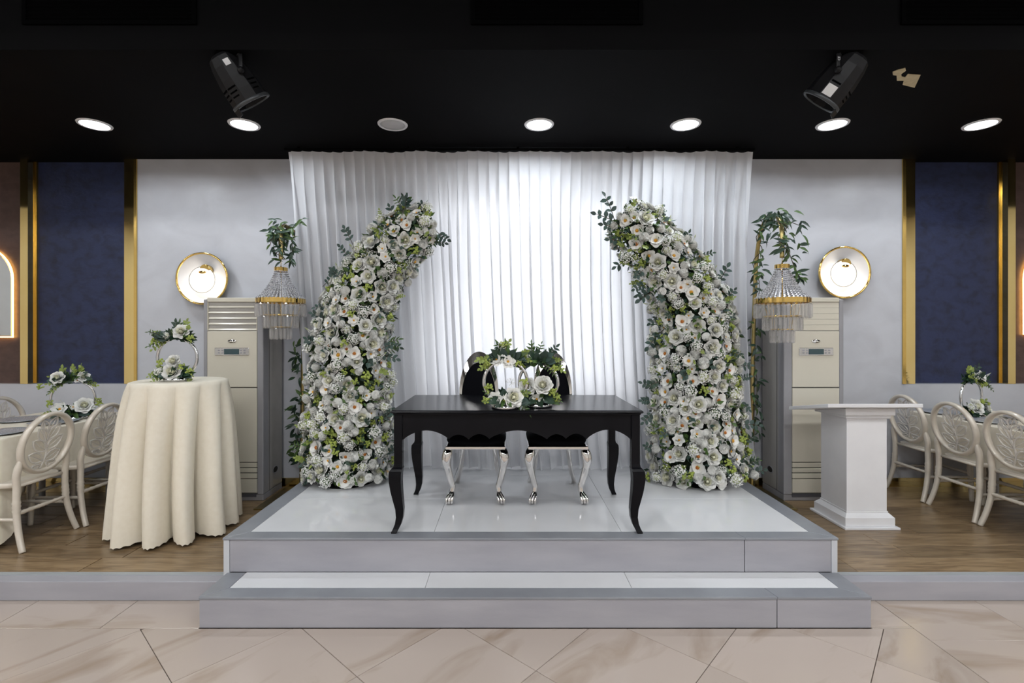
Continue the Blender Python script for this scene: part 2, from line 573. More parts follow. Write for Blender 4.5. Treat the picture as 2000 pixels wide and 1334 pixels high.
# ---- raised side platform with wooden planks
plat = struct(MB().box(-HALL_X, HALL_X, FRONT_Y, 5.2, 0.0, PLAT_Z - 0.014).build('floor_platform', 'dark_gap'), 'low raised platform floored with brown wood planks')
def side_strip(x0, x1):
    MB().box(x0, x1, FRONT_Y - 0.006, FRONT_Y + 0.075, 0.0, PLAT_Z - 0.004).build('platform_riser', 'grey_paint', plat, bevel=0.004)
    MB().box(x0, x1, FRONT_Y + 0.070, FRONT_Y + 0.105, PLAT_Z - 0.03, PLAT_Z + 0.001).build('edge_strip', 'edge_grey', plat, bevel=0.002)
side_strip(-HALL_X, SX0 - 0.002)
side_strip(SX1 + 0.002, HALL_X)
PW, PLN = 0.193, 1.22
for side, (xa, xb) in enumerate(((-5.6, SX0 - 0.004), (SX1 + 0.004, 5.6))):
    y = FRONT_Y + 0.108
    row = 0
    while y < WALL_Y - 0.01:
        y1 = min(y + PW, WALL_Y - 0.002)
        gap = 0.007 if side == 0 else 0.0016
        st = (0.47, -0.62, 0.05, -0.31, 0.72, -0.9, 0.3, -0.1, 0.55)[row % 9] if side == 0 else (0.2, -0.5, 0.65, -0.15, -0.8, 0.42, 0.0, -0.33, 0.8)[row % 9]
        x = xa - PLN + st
        while x < xb:
            p0, p1 = max(x + gap / 2, xa), min(x + PLN - gap / 2, xb)
            if p1 - p0 > 0.03:
                tile_piece([(p0, y + gap / 2), (p1, y + gap / 2), (p1, y1 - gap / 2), (p0, y1 - gap / 2)], random.choice((0, PI)), 'plank', PLAT_Z, 0.012, 'plank_wood', plat, 0.0015)
            x += PLN
        y += PW
        row += 1
MB().box(-HALL_X, -5.602, FRONT_Y + .106, WALL_Y, PLAT_Z - .012, PLAT_Z).build('plank_field', 'plank_wood', plat)
MB().box(5.602, HALL_X, FRONT_Y + .106, WALL_Y, PLAT_Z - .012, PLAT_Z).build('plank_field', 'plank_wood', plat)

# ---- back wall: white centre, blue and brown recessed panels, gilded pilasters
WX0, WX1 = -3.61, 3.86
wall = struct(MB().box(-HALL_X, HALL_X, 4.90, 5.10, 0.0, HALL_Z).build('wall_back', 'black_plain'), 'back wall of white, blue and brown textured plaster panels')
MB().box(WX0, WX1, WALL_Y, 4.90, 1.12, CEIL_Z).build('white_panel', 'white_stucco', wall, label='white swirled plaster panel')
MB().box(-HALL_X, HALL_X, WALL_Y, 4.90, PLAT_Z - .02, 1.12).build('wainscot', 'white_stucco', wall, label='white plaster lower wall')
def recess(x0, x1, m_, nm, lb):
    MB().box(x0, x1, 4.885, 4.90, 1.12, CEIL_Z).build(nm, m_, wall, label=lb)
recess(-4.675, -3.735, 'blue_stucco', 'blue_panel', 'dark blue plaster panel')
recess(-HALL_X, -4.75, 'brown_stucco', 'brown_panel', 'brown plaster panel')
recess(3.985, 4.89, 'blue_stucco', 'blue_panel', 'dark blue plaster panel')
recess(4.965, HALL_X, 'brown_stucco', 'brown_panel', 'brown plaster panel')
def pilaster(x0, x1, edges):
    p = MB().box(x0, x1, WALL_Y - 0.004, 4.89, 1.122, CEIL_Z).build('pilaster', 'gold_mirror', wall, label='polished gold pilaster')
    for a, b, ya in edges:
        MB().box(a, b, ya, ya + 0.02, 1.122, CEIL_Z).build('edge_bead', 'gold_edge', p)
pilaster(-3.735, -3.610, [(-3.634, -3.608, WALL_Y - 0.014)])
pilaster(-4.750, -4.675, [(-4.676, -4.657, 4.868)])
pilaster(3.860, 3.985, [(3.858, 3.888, WALL_Y - 0.014)])
pilaster(4.890, 4.965, [(4.872, 4.891, 4.868)])
struct(MB().box(-HALL_X, HALL_X, WALL_Y - 0.012, WALL_Y, PLAT_Z, PLAT_Z + 0.085).build('baseboard_back', 'gold_mirror'), 'polished gold skirting along the back wall')

# ---- black dropped ceiling with a fascia, hall shell around the camera
struct(MB().box(-HALL_X, HALL_X, FRONT_Y - 0.02, 4.93, CEIL_Z, CEIL_Z + 0.10).build('ceiling', 'black_ceiling'), 'matt black dropped ceiling over the stage')
struct(MB().box(-HALL_X, HALL_X, FRONT_Y - 0.02, FRONT_Y + 0.08, CEIL_Z + 0.10, HALL_Z).build('trim_1', 'black_plain'), 'black fascia of the dropped ceiling')
struct(MB().box(-HALL_X - .1, HALL_X + .1, HALL_Y0 - .1, 5.2, HALL_Z, HALL_Z + 0.1).build('ceiling_hall', 'hall_dark'), 'dark ceiling of the hall')
struct(MB().box(-HALL_X - 0.1, -HALL_X, HALL_Y0, 5.1, 0, HALL_Z).build('wall_left', 'hall_cream'), 'cream left wall of the hall')
struct(MB().box(HALL_X, HALL_X + 0.1, HALL_Y0, 5.1, 0, HALL_Z).build('wall_right', 'hall_cream'), 'cream right wall of the hall')
struct(MB().box(-HALL_X - .1, HALL_X + .1, HALL_Y0 - 0.1, HALL_Y0, 0, HALL_Z).build('wall_front', 'hall_cream'), 'cream far wall of the hall')

# ---- stage and its step
stage = thing('stage', 'low grey stage with glossy white tile top under the black table', 'stage', (0.14, 3.75, PLAT_Z))
MB().box(SX0 + 0.01, SX1 - 0.01, FRONT_Y + 0.012, 4.66, PLAT_Z - 0.001, STAGE_Z - 0.012).build('body', 'joint_grey', stage)
riser_top = STAGE_Z - 0.014
MB().box(SX0 + 0.038, 1.4345, FRONT_Y, FRONT_Y + 0.014, TREAD_Z + 0.0, riser_top).build('riser_panel', 'grey_paint', stage, bevel=0.002)
MB().box(1.4385, SX1 - 0.038, FRONT_Y, FRONT_Y + 0.014, TREAD_Z + 0.0, riser_top).build('riser_panel', 'grey_paint', stage, bevel=0.002)
for a, b in ((SX0, SX0 + 0.036), (SX1 - 0.036, SX1)):
    MB().box(a, b, FRONT_Y - 0.002, FRONT_Y + 0.02, PLAT_Z + .001, riser_top).build('corner_strip', 'pale_strip', stage, bevel=0.002)
for a, b in ((SX0, SX0 + 0.012), (SX1 - 0.012, SX1)):
    MB().box(a, b, FRONT_Y + 0.022, 4.66, PLAT_Z + .001, riser_top).build('side_panel', 'grey_paint', stage)
IX0, IX1, IY = SX0 + 0.117, SX1 - 0.117, FRONT_Y + 0.094
def border(name, poly, z0, z1, par):
    MB().prism(poly, lambda p: (p[0], p[1], z0), lambda p: (p[0], p[1], z1)).build(name, 'grey_border', par, bevel=0.0025)
bz0, bz1 = STAGE_Z - 0.014, STAGE_Z
fy = FRONT_Y - 0.006
border('border_board', [(SX0 - .004, fy), (1.437, fy), (1.415, IY - .001), (IX0, IY - .001)], bz0, bz1, stage)
border('border_board', [(1.4385, fy), (SX1 + .004, fy), (IX1, IY - .001), (1.4165, IY - .001)], bz0, bz1, stage)
border('border_board', [(SX0 - .004, fy + .003), (IX0 - .001, IY), (IX0 - .001, 4.66), (SX0 - .004, 4.66)], bz0, bz1, stage)
border('border_board', [(SX1 + .004, fy + .003), (SX1 + .004, 4.66), (IX1 + .001, 4.66), (IX1 + .001, IY)], bz0, bz1, stage)
JX = [IX0, -0.452, 0.713, IX1]
JY = [IY, 3.671, 4.270, 4.66]
for i in range(3):
    for j in range(3):
        a, b, c_, d_ = JX[i] + .001, JX[i + 1] - .001, JY[j] + .001, JY[j + 1] - .001
        tile_piece([(a, c_), (b, c_), (b, d_), (a, d_)], 0, 'tile', STAGE_Z, 0.011, 'white_tile', stage, 0.001)

step = thing('stage_step', 'long grey step with white tile tread in front of the stage', 'step', (0.155, 2.83, 0.0))
TX0, TX1 = -1.683, 1.993
MB().box(TX0 + .008, TX1 - .008, STEP_Y + .010, FRONT_Y - .001, 0.0, TREAD_Z - .012).build('body', 'joint_grey', step)
MB().box(TX0, 1.477, STEP_Y, STEP_Y + .012, 0.0, TREAD_Z - .014).build('riser_panel', 'grey_paint', step, bevel=0.002)
MB().box(1.481, TX1, STEP_Y, STEP_Y + .012, 0.0, TREAD_Z - .014).build('riser_panel', 'grey_paint', step, bevel=0.002)
for a, b in ((TX0, TX0 + .008), (TX1 - .008, TX1)):
    MB().box(a, b, STEP_Y + .013, FRONT_Y - .007, 0.0, TREAD_Z - .014).build('side_panel', 'grey_paint', step)
tz0, tz1, ty = TREAD_Z - .014, TREAD_Z, STEP_Y - .005
TIY = STEP_Y + .097
border('border_board', [(TX0 - .003, ty), (1.479, ty), (1.455, TIY - .001), (TX0 + .112, TIY - .001)], tz0, tz1, step)
border('border_board', [(1.481, ty), (TX1 + .003, ty), (TX1 - .112, TIY - .001), (1.457, TIY - .001)], tz0, tz1, step)
border('border_board', [(TX0 - .003, ty + .003), (TX0 + .110, TIY), (TX0 + .110, FRONT_Y - .007), (TX0 - .003, FRONT_Y - .007)], tz0, tz1, step)
border('border_board', [(TX1 + .003, ty + .003), (TX1 + .003, FRONT_Y - .007), (TX1 - .110, FRONT_Y - .007), (TX1 - .110, TIY)], tz0, tz1, step)
SJ = [TX0 + .112, -0.463, 0.707, TX1 - .112]
for i in range(3):
    a, b = SJ[i] + .001, SJ[i + 1] - .001
    tile_piece([(a, TIY), (b, TIY), (b, FRONT_Y - .003), (a, FRONT_Y - .003)], 0, 'tile', TREAD_Z, 0.011, 'white_tile', step, 0.001)

# ---- ceiling fittings
DL_Y = 4.0
DL = [(185, 'leftmost round ceiling downlight above the blue panel', 1), (477, 'second downlight from the left beside the black spotlight', 1),
      (767, 'unlit white downlight over the left flower column', 0), (1053, 'lit downlight over the middle of the white curtain', 1),
      (1339, 'lit downlight above the right flower column', 1), (1626, 'lit downlight just below the right black spotlight', 1),
      (1916, 'rightmost round ceiling downlight above the blue panel', 1)]
for px, lb, on in DL:
    X = (px - VX) / 240.0
    t = thing('downlight', lb, 'downlight', (X, DL_Y, CEIL_Z - 0.012), 0, 'row of round ceiling downlights')
    z = CEIL_Z
    MB().lathe([(0.098, z - .001), (0.101, z - .010), (0.116, z - .009), (0.121, z - .001)], 32, (X, DL_Y, 0), cap=False).build('trim_ring', 'white_paint', t)
    MB().lathe([(0.0, z - .007), (0.06, z - .0075), (0.099, z - .006), (0.099, z - .002)], 32, (X, DL_Y, 0), cap=False).build('lens', 'downlight_lens' if on else 'lens_off', t)
    if on:
        ld = bpy.data.lights.new('downlight_lamp', 'AREA')
        ld.shape = 'DISK'; ld.size = 0.18; ld.energy = DOWN_W; ld.color = (0.86, 0.93, 1.0); ld.spread = R(165)
        lo_ = bpy.data.objects.new('downlight_lamp', ld); COL.objects.link(lo_)
        lo_.parent = t; lo_.location = (0, 0, -0.004)

for (xa, xb), lb in (((-2.90, -1.858), 'black louvred air vent above the left spotlight'), ((-0.215, 0.815), 'black louvred air vent at the top centre of the fascia'), ((2.36, 3.39), 'black louvred air vent above the cream ceiling scrap')):
    t = thing('air_vent', lb, 'air vent', ((xa + xb) / 2, FRONT_Y - .02, 3.462), 0, 'black vents on the ceiling fascia')
    y0, y1 = FRONT_Y - .034, FRONT_Y - .0205
    za, zb = 3.462, 3.80
    b = MB().box(xa, xb, y0, y1, za, za + .025).box(xa, xb, y0, y1, zb - .025, zb).box(xa, xa + .025, y0, y1, za + .025, zb - .025).box(xb - .025, xb, y0, y1, za + .025, zb - .025)
    b.build('frame', 'vent_black', t)
    MB().box(xa + .02, xb - .02, y1 - .003, y1, za + .02, zb - .02).build('backing', 'vent_black', t)
    for k in range(12):
        z = za + .035 + k * .024
        M = Matrix.Translation(((xa + xb) / 2, (y0 + y1) / 2 - .001, z)) @ Matrix.Rotation(R(-35), 4, 'X')
        MB().box(-(xb - xa) / 2 + .02, (xb - xa) / 2 - .02, -.007, .007, -.001, .001, M=M).build('slat', 'vent_black', t)

# hall ceiling light panels, behind and above the photographer
for i, X in enumerate((-7.0, -4.2, -1.4, 1.4, 4.2, 7.0)):
    for j, Y in enumerate((-5.6, -2.6, 0.4)):
        row = ('far', 'middle', 'front')[j]; colm = ('leftmost', 'second from left', 'third from left', 'third from right', 'second from right', 'rightmost')[i]
        t = thing('ceiling_panel_light', 'hall ceiling light panel behind the camera, %s row, %s' % (row, colm), 'ceiling light', (X, Y, HALL_Z - 0.04), 0, 'hall ceiling light panels')
        MB().box(X - .62, X + .62, Y - .32, Y + .32, HALL_Z - .035, HALL_Z - .001).build('frame', 'white_paint', t)
        MB().box(X - .58, X + .58, Y - .28, Y + .28, HALL_Z - .040, HALL_Z - .036).build('diffuser', 'hall_diffuser', t)

# ================================================================== CURTAIN AND ITS LIGHT
CY = 4.48
rail = MB().tube([(-2.03, CY + .01, 3.292), (2.26, CY + .01, 3.292)], 0.014, 8)
for x in (-1.9, -0.9, 0.1, 1.1, 2.1):
    rail.box(x - .012, x + .012, CY, CY + .02, 3.29, CEIL_Z)
tag(rail.build('curtain_rail', 'black_plain'), 'thin black rail carrying the white curtain under the ceiling', 'rail')
curt = thing('curtain', 'wide white sheer pleated curtain hanging behind the black table', 'curtain', (0.14, CY, STAGE_Z))
NPL = 45
ph_j = [random.uniform(-0.28, 0.28) for _ in range(NPL + 2)]
amp_j = [random.uniform(0.6, 1.35) for _ in range(NPL + 2)]
def curtain_pt(u, v, off=0.0):
    z = 3.268 + (STAGE_Z + 0.004 - 3.268) * v
    xl = -2.0 + 0.185 * v ** 0.9
    xr = 2.238 - 0.05 * math.sin(v * PI) + 0.045 * v * v
    ph = u * NPL
    k = int(ph); fr = ph - k
    k = min(k, NPL)
    jj = ph_j[k] * (1 - fr) + ph_j[min(k + 1, NPL + 1)] * fr
    am = amp_j[k] * (1 - fr) + amp_j[min(k + 1, NPL + 1)] * fr
    w = 2 * PI * (ph + jj * min(1, v * 2.5))
    wid = xr - xl
    p = wid / NPL
    A = (0.009 + 0.026 * min(1, v * 3)) * (0.75 + 0.35 * am)
    B = p * (0.10 + 0.20 * min(1, v * 4)) * am
    slow = 0.010 * math.sin(u * 23 + v * 1.3) * min(1, v * 2) + 0.006 * math.sin(u * 61 + 2.2 * v)
    x = xl + wid * u + B * math.sin(w + 0.5)
    y = CY + A * math.cos(w) + slow + off
    if v > 0.96:
        y -= (v - 0.96) * (0.9 + 0.5 * math.sin(u * 40))
    zz = z + 0.006 * math.sin(u * 50) * (1 - v) + (0.012 * math.sin(u * 57) + 0.012) * max(0, v - 0.9) * 10
    return (x, y, zz)
MB().grid(lambda u, v: curtain_pt(u, v), NPL * 14, 40).build('drape', 'sheer_white', curt)
MB().grid(lambda u, v: curtain_pt(u, v * 0.027, -0.006), NPL * 14, 2).build('heading_band', 'sheer_white', curt, label='stitched heading tape')
t = thing('light_panel', 'bright white light panel glowing through the middle of the curtain', 'light panel', (0.20, 4.78, 1.15))
MB().box(-0.76, 1.20, 4.755, 4.797, 1.00, 2.95).build('housing', 'white_paint', t)
MB().box(-0.72, 1.16, 4.750, 4.754, 1.04, 2.91).build('diffuser', 'back_diffuser', t)

# ================================================================== AIR CONDITIONERS
def air_conditioner(x0, open_louvres, label):
    y0, y1, z0, z1 = 4.38, 4.755, PLAT_Z, PLAT_Z + 1.805
    W = 0.532
    x1 = x0 + W
    t = thing('floor_air_conditioner', label, 'air conditioner', ((x0 + x1) / 2, (y0 + y1) / 2, z0), 0, 'floor standing air conditioners')
    def zp(y):
        return EYE - (y - VY) / 219.0
    fx0, fx1 = x0 + 0.034, x1 - 0.055 if open_louvres else x1 - 0.040
    if not open_louvres:
        fx0 = x0 + 0.075
    MB().box(x0, x1, y0 + 0.012, y1, z0 + .055, z1 - .004).build('body', 'ac_side', t, bevel=0.012)
    for a, b in ((x0 - .001, fx0 - .001), (fx1 + .001, x1 + .001)):
        MB().box(a, b, y0 - .002, y0 + 0.10, z0 + .056, z1 - .008).build('side_trim', 'ac_grey', t, bevel=0.008)
    for xs in (x0 - .003, x1 + .003):
        MB().box(min(xs, xs), max(xs, xs) + 0.0008, y0 + .105, y0 + .112, z0 + .06, z1 - .03).build('side_seam', 'ac_dark', t)
    # top cap
    MB().box(fx0, fx1, y0 - .006, y0 + .06, zp(590), zp(581.5)).build('top_cap', 'ac_cream', t, bevel=0.006)
    lz0, lz1 = zp(645.5), zp(590.5)
    if open_louvres:
        MB().box(fx0, fx1, y0 + .050, y0 + .055, lz0, lz1).build('louvre_back', 'slot_dark', t)
        for a in (fx0, fx1 - .006):
            MB().box(a, a + .006, y0, y0 + .05, lz0, lz1).build('louvre_side', 'ac_cream', t)
        for k in range(5):
            z = lz1 - 0.030 - k * (lz1 - lz0) / 5
            M = Matrix.Translation(((fx0 + fx1) / 2, y0 + .016, z)) @ Matrix.Rotation(R(50), 4, 'X')
            MB().box(-(fx1 - fx0) / 2 + .008, (fx1 - fx0) / 2 - .008, -.023, .023, -.003, .003, M=M).build('louvre', 'ac_cream', t, bevel=0.002)
    else:
        n = 5
        h = (lz1 - lz0) / n
        for k in range(n):
            MB().box(fx0, fx1, y0 + .001, y0 + .018, lz0 + k * h + .0008, lz0 + (k + 1) * h - .0008).build('louvre', 'ac_cream', t, bevel=0.0006, label='closed louvre')
    sz = zp(757)
    MB().box(fx0, fx1, y0 - .004, y0 + .03, sz + .004, lz0 - .006).build('upper_panel', 'ac_cream', t, bevel=0.004)
    slots = [zp(y) for y in (903, 913.5, 923.5, 935)]
    zs = [sz - .004] + slots + [zp(963)]
    MB().box(fx0, fx1, y0 + .006, y0 + .03, zp(963), sz).build('lower_backing', 'slot_dark', t)
    for k in range(len(zs) - 1):
        MB().box(fx0, fx1, y0 - .004, y0 + .012, zs[k + 1] + .004, zs[k] - (.003 if k else 0)).build('lower_panel' if k == 0 else 'intake_slat', 'ac_cream', t, bevel=0.003)
    MB().box(x0 + .002, x1 - .002, y0 + .006, y1 - .002, z0, z0 + .056).build('plinth', 'ac_grey', t, bevel=0.006)
    MB().box(fx0, fx1 - .01, y0 + .000, y0 + .02, z0 + .036, z0 + .062).build('plinth_recess', 'ac_dark', t)
    # badge and control display
    cx = (fx0 + fx1) / 2
    M = Matrix.Translation((cx, y0 - .005, zp(666.5))) @ Matrix.Rotation(R(90), 4, 'X') @ Matrix.Diagonal((1, .36, 1, 1))
    MB().lathe([(0.040, 0), (0.036, .004), (0.0, .006)], 24, M=M).build('badge', 'chrome', t)
    dz = zp(686.8)
    d = MB().box(cx - .152, cx + .152, y0 - .010, y0 - .003, dz - .034, dz + .034).build('display', 'silver_ring', t, bevel=0.006)
    MB().box(cx - .068, cx + .066, y0 - .0125, y0 - .009, dz - .024, dz + .024).build('screen', 'lcd', d, bevel=0.001)
    MB().box(cx - .072, cx + .070, y0 - .0115, y0 - .009, dz + .026, dz + .032).build('display_trim', 'chrome', d)
    MB().box(cx - .072, cx + .070, y0 - .0115, y0 - .009, dz - .032, dz - .026).build('display_trim', 'chrome', d)
    for s_ in (-1, 1):
        for (dx, dzz) in ((-.016, .011), (.016, .011), (-.016, -.011), (.016, -.011)):
            MB().box(cx + s_ * .098 + dx - .009, cx + s_ * .098 + dx + .009, y0 - .0125, y0 - .009, dz + dzz - .006, dz + dzz + .006).build('button', 'ac_grey', d, bevel=0.002)
    # oval grip in the side that faces the stage
    xs = x1 if open_louvres else x0
    sg = 1 if open_louvres else -1
    M = Matrix.Translation((xs, y0 + .23, z0 + .22)) @ Matrix.Rotation(sg * R(90), 4, 'Y') @ Matrix.Diagonal((.62, 1, 1, 1))
    MB().lathe([(0.058, -.004), (0.056, .003), (0.044, .003), (0.040, -.002)], 24, M=M, cap=False).build('grip', 'ac_grey', t)
    MB().lathe([(0.043, .0012), (0.0, .0012)], 24, M=M, cap=False).build('grip_recess', 'slot_dark', t)
    return t
air_conditioner(-2.703, True, 'cream floor air conditioner with open louvres, behind the tall cream clothed table')
air_conditioner(2.468, False, 'cream floor air conditioner with closed louvre, behind the white lectern')

# ================================================================== WALL LAMPS AND ARCHED MIRRORS
def sconce(px, py, label):
    c = at(px, py, 4.72)
    Y = WALL_Y
    t = thing('wall_lamp', label, 'wall lamp', (c.x, Y, c.z - .245), 0, 'round gold rimmed wall lamps')
    M = Matrix.Translation((c.x, Y, c.z)) @ Matrix.Rotation(R(90), 4, 'X')       # local z towards the room
    MB().lathe([(0.10, .001), (0.150, .010), (0.215, .055), (0.243, .085), (0.247, .088), (0.250, .085), (0.222, .05), (0.16, .004)], 48, M=M, cap=False).build('gold_dish', 'gold_leaf', t)
    MB().tube([M @ Vector((.243 * math.cos(2 * PI * k / 64), .243 * math.sin(2 * PI * k / 64), .086)) for k in range(64)], .0095, 10, closed=True).build('gold_rim', 'gold_leaf', t)
    MB().lathe([(0.0, .012), (0.150, .016), (0.210, .058), (0.236, .084)], 48, M=M, cap=False).build('white_lining', 'white_paint', t)
    Mh = Matrix.Translation((c.x + .02, Y - .012, c.z + .085)) @ Matrix.Rotation(R(90), 4, 'X')
    MB().lathe([(0.052, 0), (0.052, .062), (0.046, .066)], 24, M=Mh).build('brass_holder', 'gold_leaf', t)
    Md = Matrix.Translation((c.x - .004, Y - .080, c.z - .012)) @ Matrix.Rotation(R(90), 4, 'X')
    MB().lathe([(0.0, .006), (0.08, .004), (0.122, -.004), (0.124, -.010), (0.0, -.012)], 40, M=Md, cap=False).build('glowing_glass', 'sconce_glow', t)
    ring = [Md @ Vector((.125 * math.cos(a), .125 * math.sin(a), -.004)) for a in [2 * PI * k / 48 for k in range(48)]]
    MB().tube(ring, 0.0022, 6, closed=True).build('glass_rim', 'lamp_rim', t)
    Mk = Matrix.Translation((c.x + .006, Y - .088, c.z + .060)) @ Matrix.Rotation(R(90), 4, 'X') @ Matrix.Diagonal((1, .38, 1, 1))
    MB().lathe([(0.036, 0), (0.033, .006), (0.0, .008)], 20, M=Mk).build('brass_clip', 'gold_leaf', t)
    ld = bpy.data.lights.new('wall_lamp_bulb', 'POINT')
    ld.energy = 1.1; ld.color = (1.0, .84, .62); ld.shadow_soft_size = 0.05
    lo_ = bpy.data.objects.new('wall_lamp_bulb', ld); COL.objects.link(lo_)
    lo_.parent = t; lo_.location = (0, -.055, .245 - .03)
sconce(395, 544, 'lit round gold rimmed wall lamp behind the air conditioner with open louvres')
sconce(1649, 532, 'lit round gold rimmed wall lamp above the air conditioner with closed louvre')

def arch_mirror(x0, x1, z0, z1, label):
    r_ = (x1 - x0) / 2
    cx = (x0 + x1) / 2
    def outline(g, n=20):
        pts = [(x0 - g, z0 - g), (x1 + g, z0 - g)]
        for k in range(n + 1):
            a = PI * k / n
            pts.append((cx + (r_ + g) * math.cos(a), z1 - r_ + (r_ + g) * math.sin(a)))
        return pts
    t = thing('arched_mirror', label, 'mirror', (cx, 4.88, z0), 0, 'arched mirrors with warm light strips')
    MB().prism(outline(0), lambda p: (p[0], 4.862, p[1]), lambda p: (p[0], 4.884, p[1])).build('mirror_glass', 'mirror_glass', t)
    o = outline(0.012)
    MB().tube([(p[0], 4.868, p[1]) for p in o], 0.008, 8, closed=True).build('light_strip', 'warm_strip', t)
arch_mirror(-5.52, -4.905, 1.59, 2.46, 'arched mirror with glowing amber edge on the left brown panel')
arch_mirror(5.13, 5.74, 1.62, 2.46, 'arched mirror with glowing amber edge at the right photo edge')

# ================================================================== STAGE SPOTLIGHTS, CEILING SCRAP
def spotlight(px, aim, label, sticker_big):
    c = at(px, 158, 3.07)
    t = thing('stage_spotlight', label, 'spotlight', (c.x, c.y, c.z - .15), 0, 'black stage spotlights on the ceiling')
    aim = Vector(aim).normalized()
    M = frame_on(c - aim * .16, aim)
    MB().lathe([(0.0, 0), (0.055, .002), (0.080, .02), (0.096, .07), (0.110, .15), (0.116, .22), (0.116, .30), (0.108, .30), (0.100, .25)], 10, M=M, cap=False, sm=False).build('housing', 'lamp_body', t)
    MB().lathe([(0.1165, .285), (0.122, .288), (0.122, .306), (0.112, .308), (0.108, .300)], 28, M=M, cap=False).build('front_rim', 'lamp_rim', t)
    MB().lathe([(0.0, .268), (0.104, .268)], 24, M=M, cap=False).build('lens', 'lcd', t)
    MB().box(-.035, .035, -.118, -.112, .305, .345, M=M).build('barn_flap', 'lamp_body', t)
    for k in range(3):
        for a in (R(90), R(234), R(-18), R(-90), R(162)):
            Ms = M @ Matrix.Rotation(a, 4, 'Z')
            zc = .19 + k * .026
            MB().box(.100, .1118, -.030 + k * .006, .028, zc, zc + .009, M=Ms).build('vent_slot', 'vent_black', t)
    # yoke up to the ceiling
    side = aim.cross(Vector((0, 0, 1))).normalized()
    pv = c - aim * .02
    top = Vector((pv.x, pv.y, CEIL_Z - .006))
    yk = []
    for s_ in (-1, 1):
        yk.append(smooth_path([pv + side * s_ * .122, pv + side * s_ * .122 + (top - pv) * .6, top + side * s_ * .11], 5))
    yb = MB()
    for q in yk:
        yb.tube(q, .013, 8, flat=.3)
    yb.tube([top + side * .11, top - side * .11], .013, 8, flat=.3)
    yoke = yb.build('yoke', 'lamp_body', t)
    for s_ in (-1, 1):
        Mk = frame_on(pv + side * s_ * .118, side * s_)
        MB().lathe([(0.020, 0), (0.020, .012), (0.012, .016), (0.012, .026), (0, .028)], 12, M=Mk).build('knob', 'lamp_body', t)
    MB().box(top.x - .04, top.x + .04, top.y - .03, top.y + .03, CEIL_Z - .012, CEIL_Z).build('mounting_plate', 'lamp_body', t)
    cab = smooth_path([c - aim * .155, c - aim * .20 + Vector((0, 0, .03)), Vector((c.x - aim.x * .18, c.y - aim.y * .1, CEIL_Z - .004))], 6)
    MB().tube(cab, .006, 6).build('cable', 'lamp_body', t)
    MB().tube([cab[4], cab[6]], .010, 8).build('connector', 'red_plastic', t, label='red cable connector')
    best = min(range(10), key=lambda k: (M.to_3x3() @ Vector((math.cos(2 * PI * (k + .5) / 10), math.sin(2 * PI * (k + .5) / 10), 0))).y)
    Ms = M @ Matrix.Rotation(2 * PI * (best + .5) / 10, 4, 'Z')
    if sticker_big:
        st = MB().box(.1105, .1130, -.030, .030, .215, .278, M=Ms).build('maker_plate', 'silver_ring', t, label='silver rating plate')
        tx = bpy.data.curves.new('printed_mark', 'FONT'); tx.body = 'CE'; tx.size = 0.02; tx.extrude = .0004
        to = bpy.data.objects.new('printed_mark', tx); COL.objects.link(to)
        to.parent = t
        q = pv + Vector((0, 0, .08))
        to.matrix_local = WM[t.name].inverted() @ Matrix.Translation(pv + side * (.122 if side.y < 0 else -.122) + Vector((.004, -.012, .05))) @ Matrix.Rotation(R(90), 4, 'X') @ Matrix.Rotation(R(90), 4, 'Z')
        bpy.context.view_layer.update()
        tm = bpy.data.meshes.new_from_object(to); tm.materials.append(MATS['sticker']); mw = to.matrix_local.copy()
        bpy.data.objects.remove(to); link('printed_mark', tm, t, mw)
    else:
        MB().box(.090, .0975, -.017, .017, .050, .085, M=Ms @ Matrix.Rotation(R(-36), 4, 'Z')).build('paper_sticker', 'sticker', t, label='small white sticker')
spotlight(463, (0.44, 0.42, -0.78), 'black stage spotlight hanging above the second downlight from left', False)
spotlight(1637, (-0.50, 0.42, -0.74), 'black stage spotlight with silver plate hanging at upper right', True)
sp = [(1410, 460), (1480, 430), (1600, 400), (1610, 440), (1540, 490), (1545, 530), (1600, 540), (1640, 490), (1830, 505), (1740, 695), (1560, 650), (1580, 590), (1475, 590), (1470, 510), (1415, 505)]
pl = []
for u, v in sp:
    px, py = 1560 + u / 7.69, 80 + v / 7.69
    d = F_PX * (CEIL_Z - EYE) / (VY - py)
    pl.append(((px - VX) / F_PX * d, d))
tag(MB().prism(pl, lambda p: (p[0], p[1], CEIL_Z - .004), lambda p: (p[0], p[1], CEIL_Z - .0005)).build('paper_scrap', 'paper_scrap'), 'torn cream scrap stuck to the black ceiling at right', 'scrap')

# ================================================================== BLACK BRIDAL TABLE
TXC, TY0, TY1 = 0.062, 3.02, 3.80
TW = 0.780
t = thing('console_table', 'long black lacquered table with scalloped apron and cabriole legs on stage', 'table', (TXC, 3.41, STAGE_Z))
zt = STAGE_Z + 0.76
top = MB()
prof = [(0.0, 0.0), (0.006, -.004), (0.010, -.012), (0.004, -.018), (-.004, -.021), (-.006, -.030)]
loops = []
for g, dz in prof:
    loops.append([(TXC - TW + .01 - g, TY0 + .01 - g, zt + dz), (TXC + TW - .01 + g, TY0 + .01 - g, zt + dz), (TXC + TW - .01 + g, TY1 - .01 + g, zt + dz), (TXC - TW + .01 - g, TY1 - .01 + g, zt + dz)])
vv = [p for l_ in loops for p in l_]
ff = [(0, 1, 2, 3), tuple(range(len(vv) - 4, len(vv)))[::-1]]
for k in range(len(loops) - 1):
    for j in range(4):
        ff.append((k * 4 + j, (k + 1) * 4 + j, (k + 1) * 4 + (j + 1) % 4, k * 4 + (j + 1) % 4))
top.add(vv, ff)
top.build('tabletop', 'black_lacquer', t, bevel=0.0015)
za1 = zt - .030
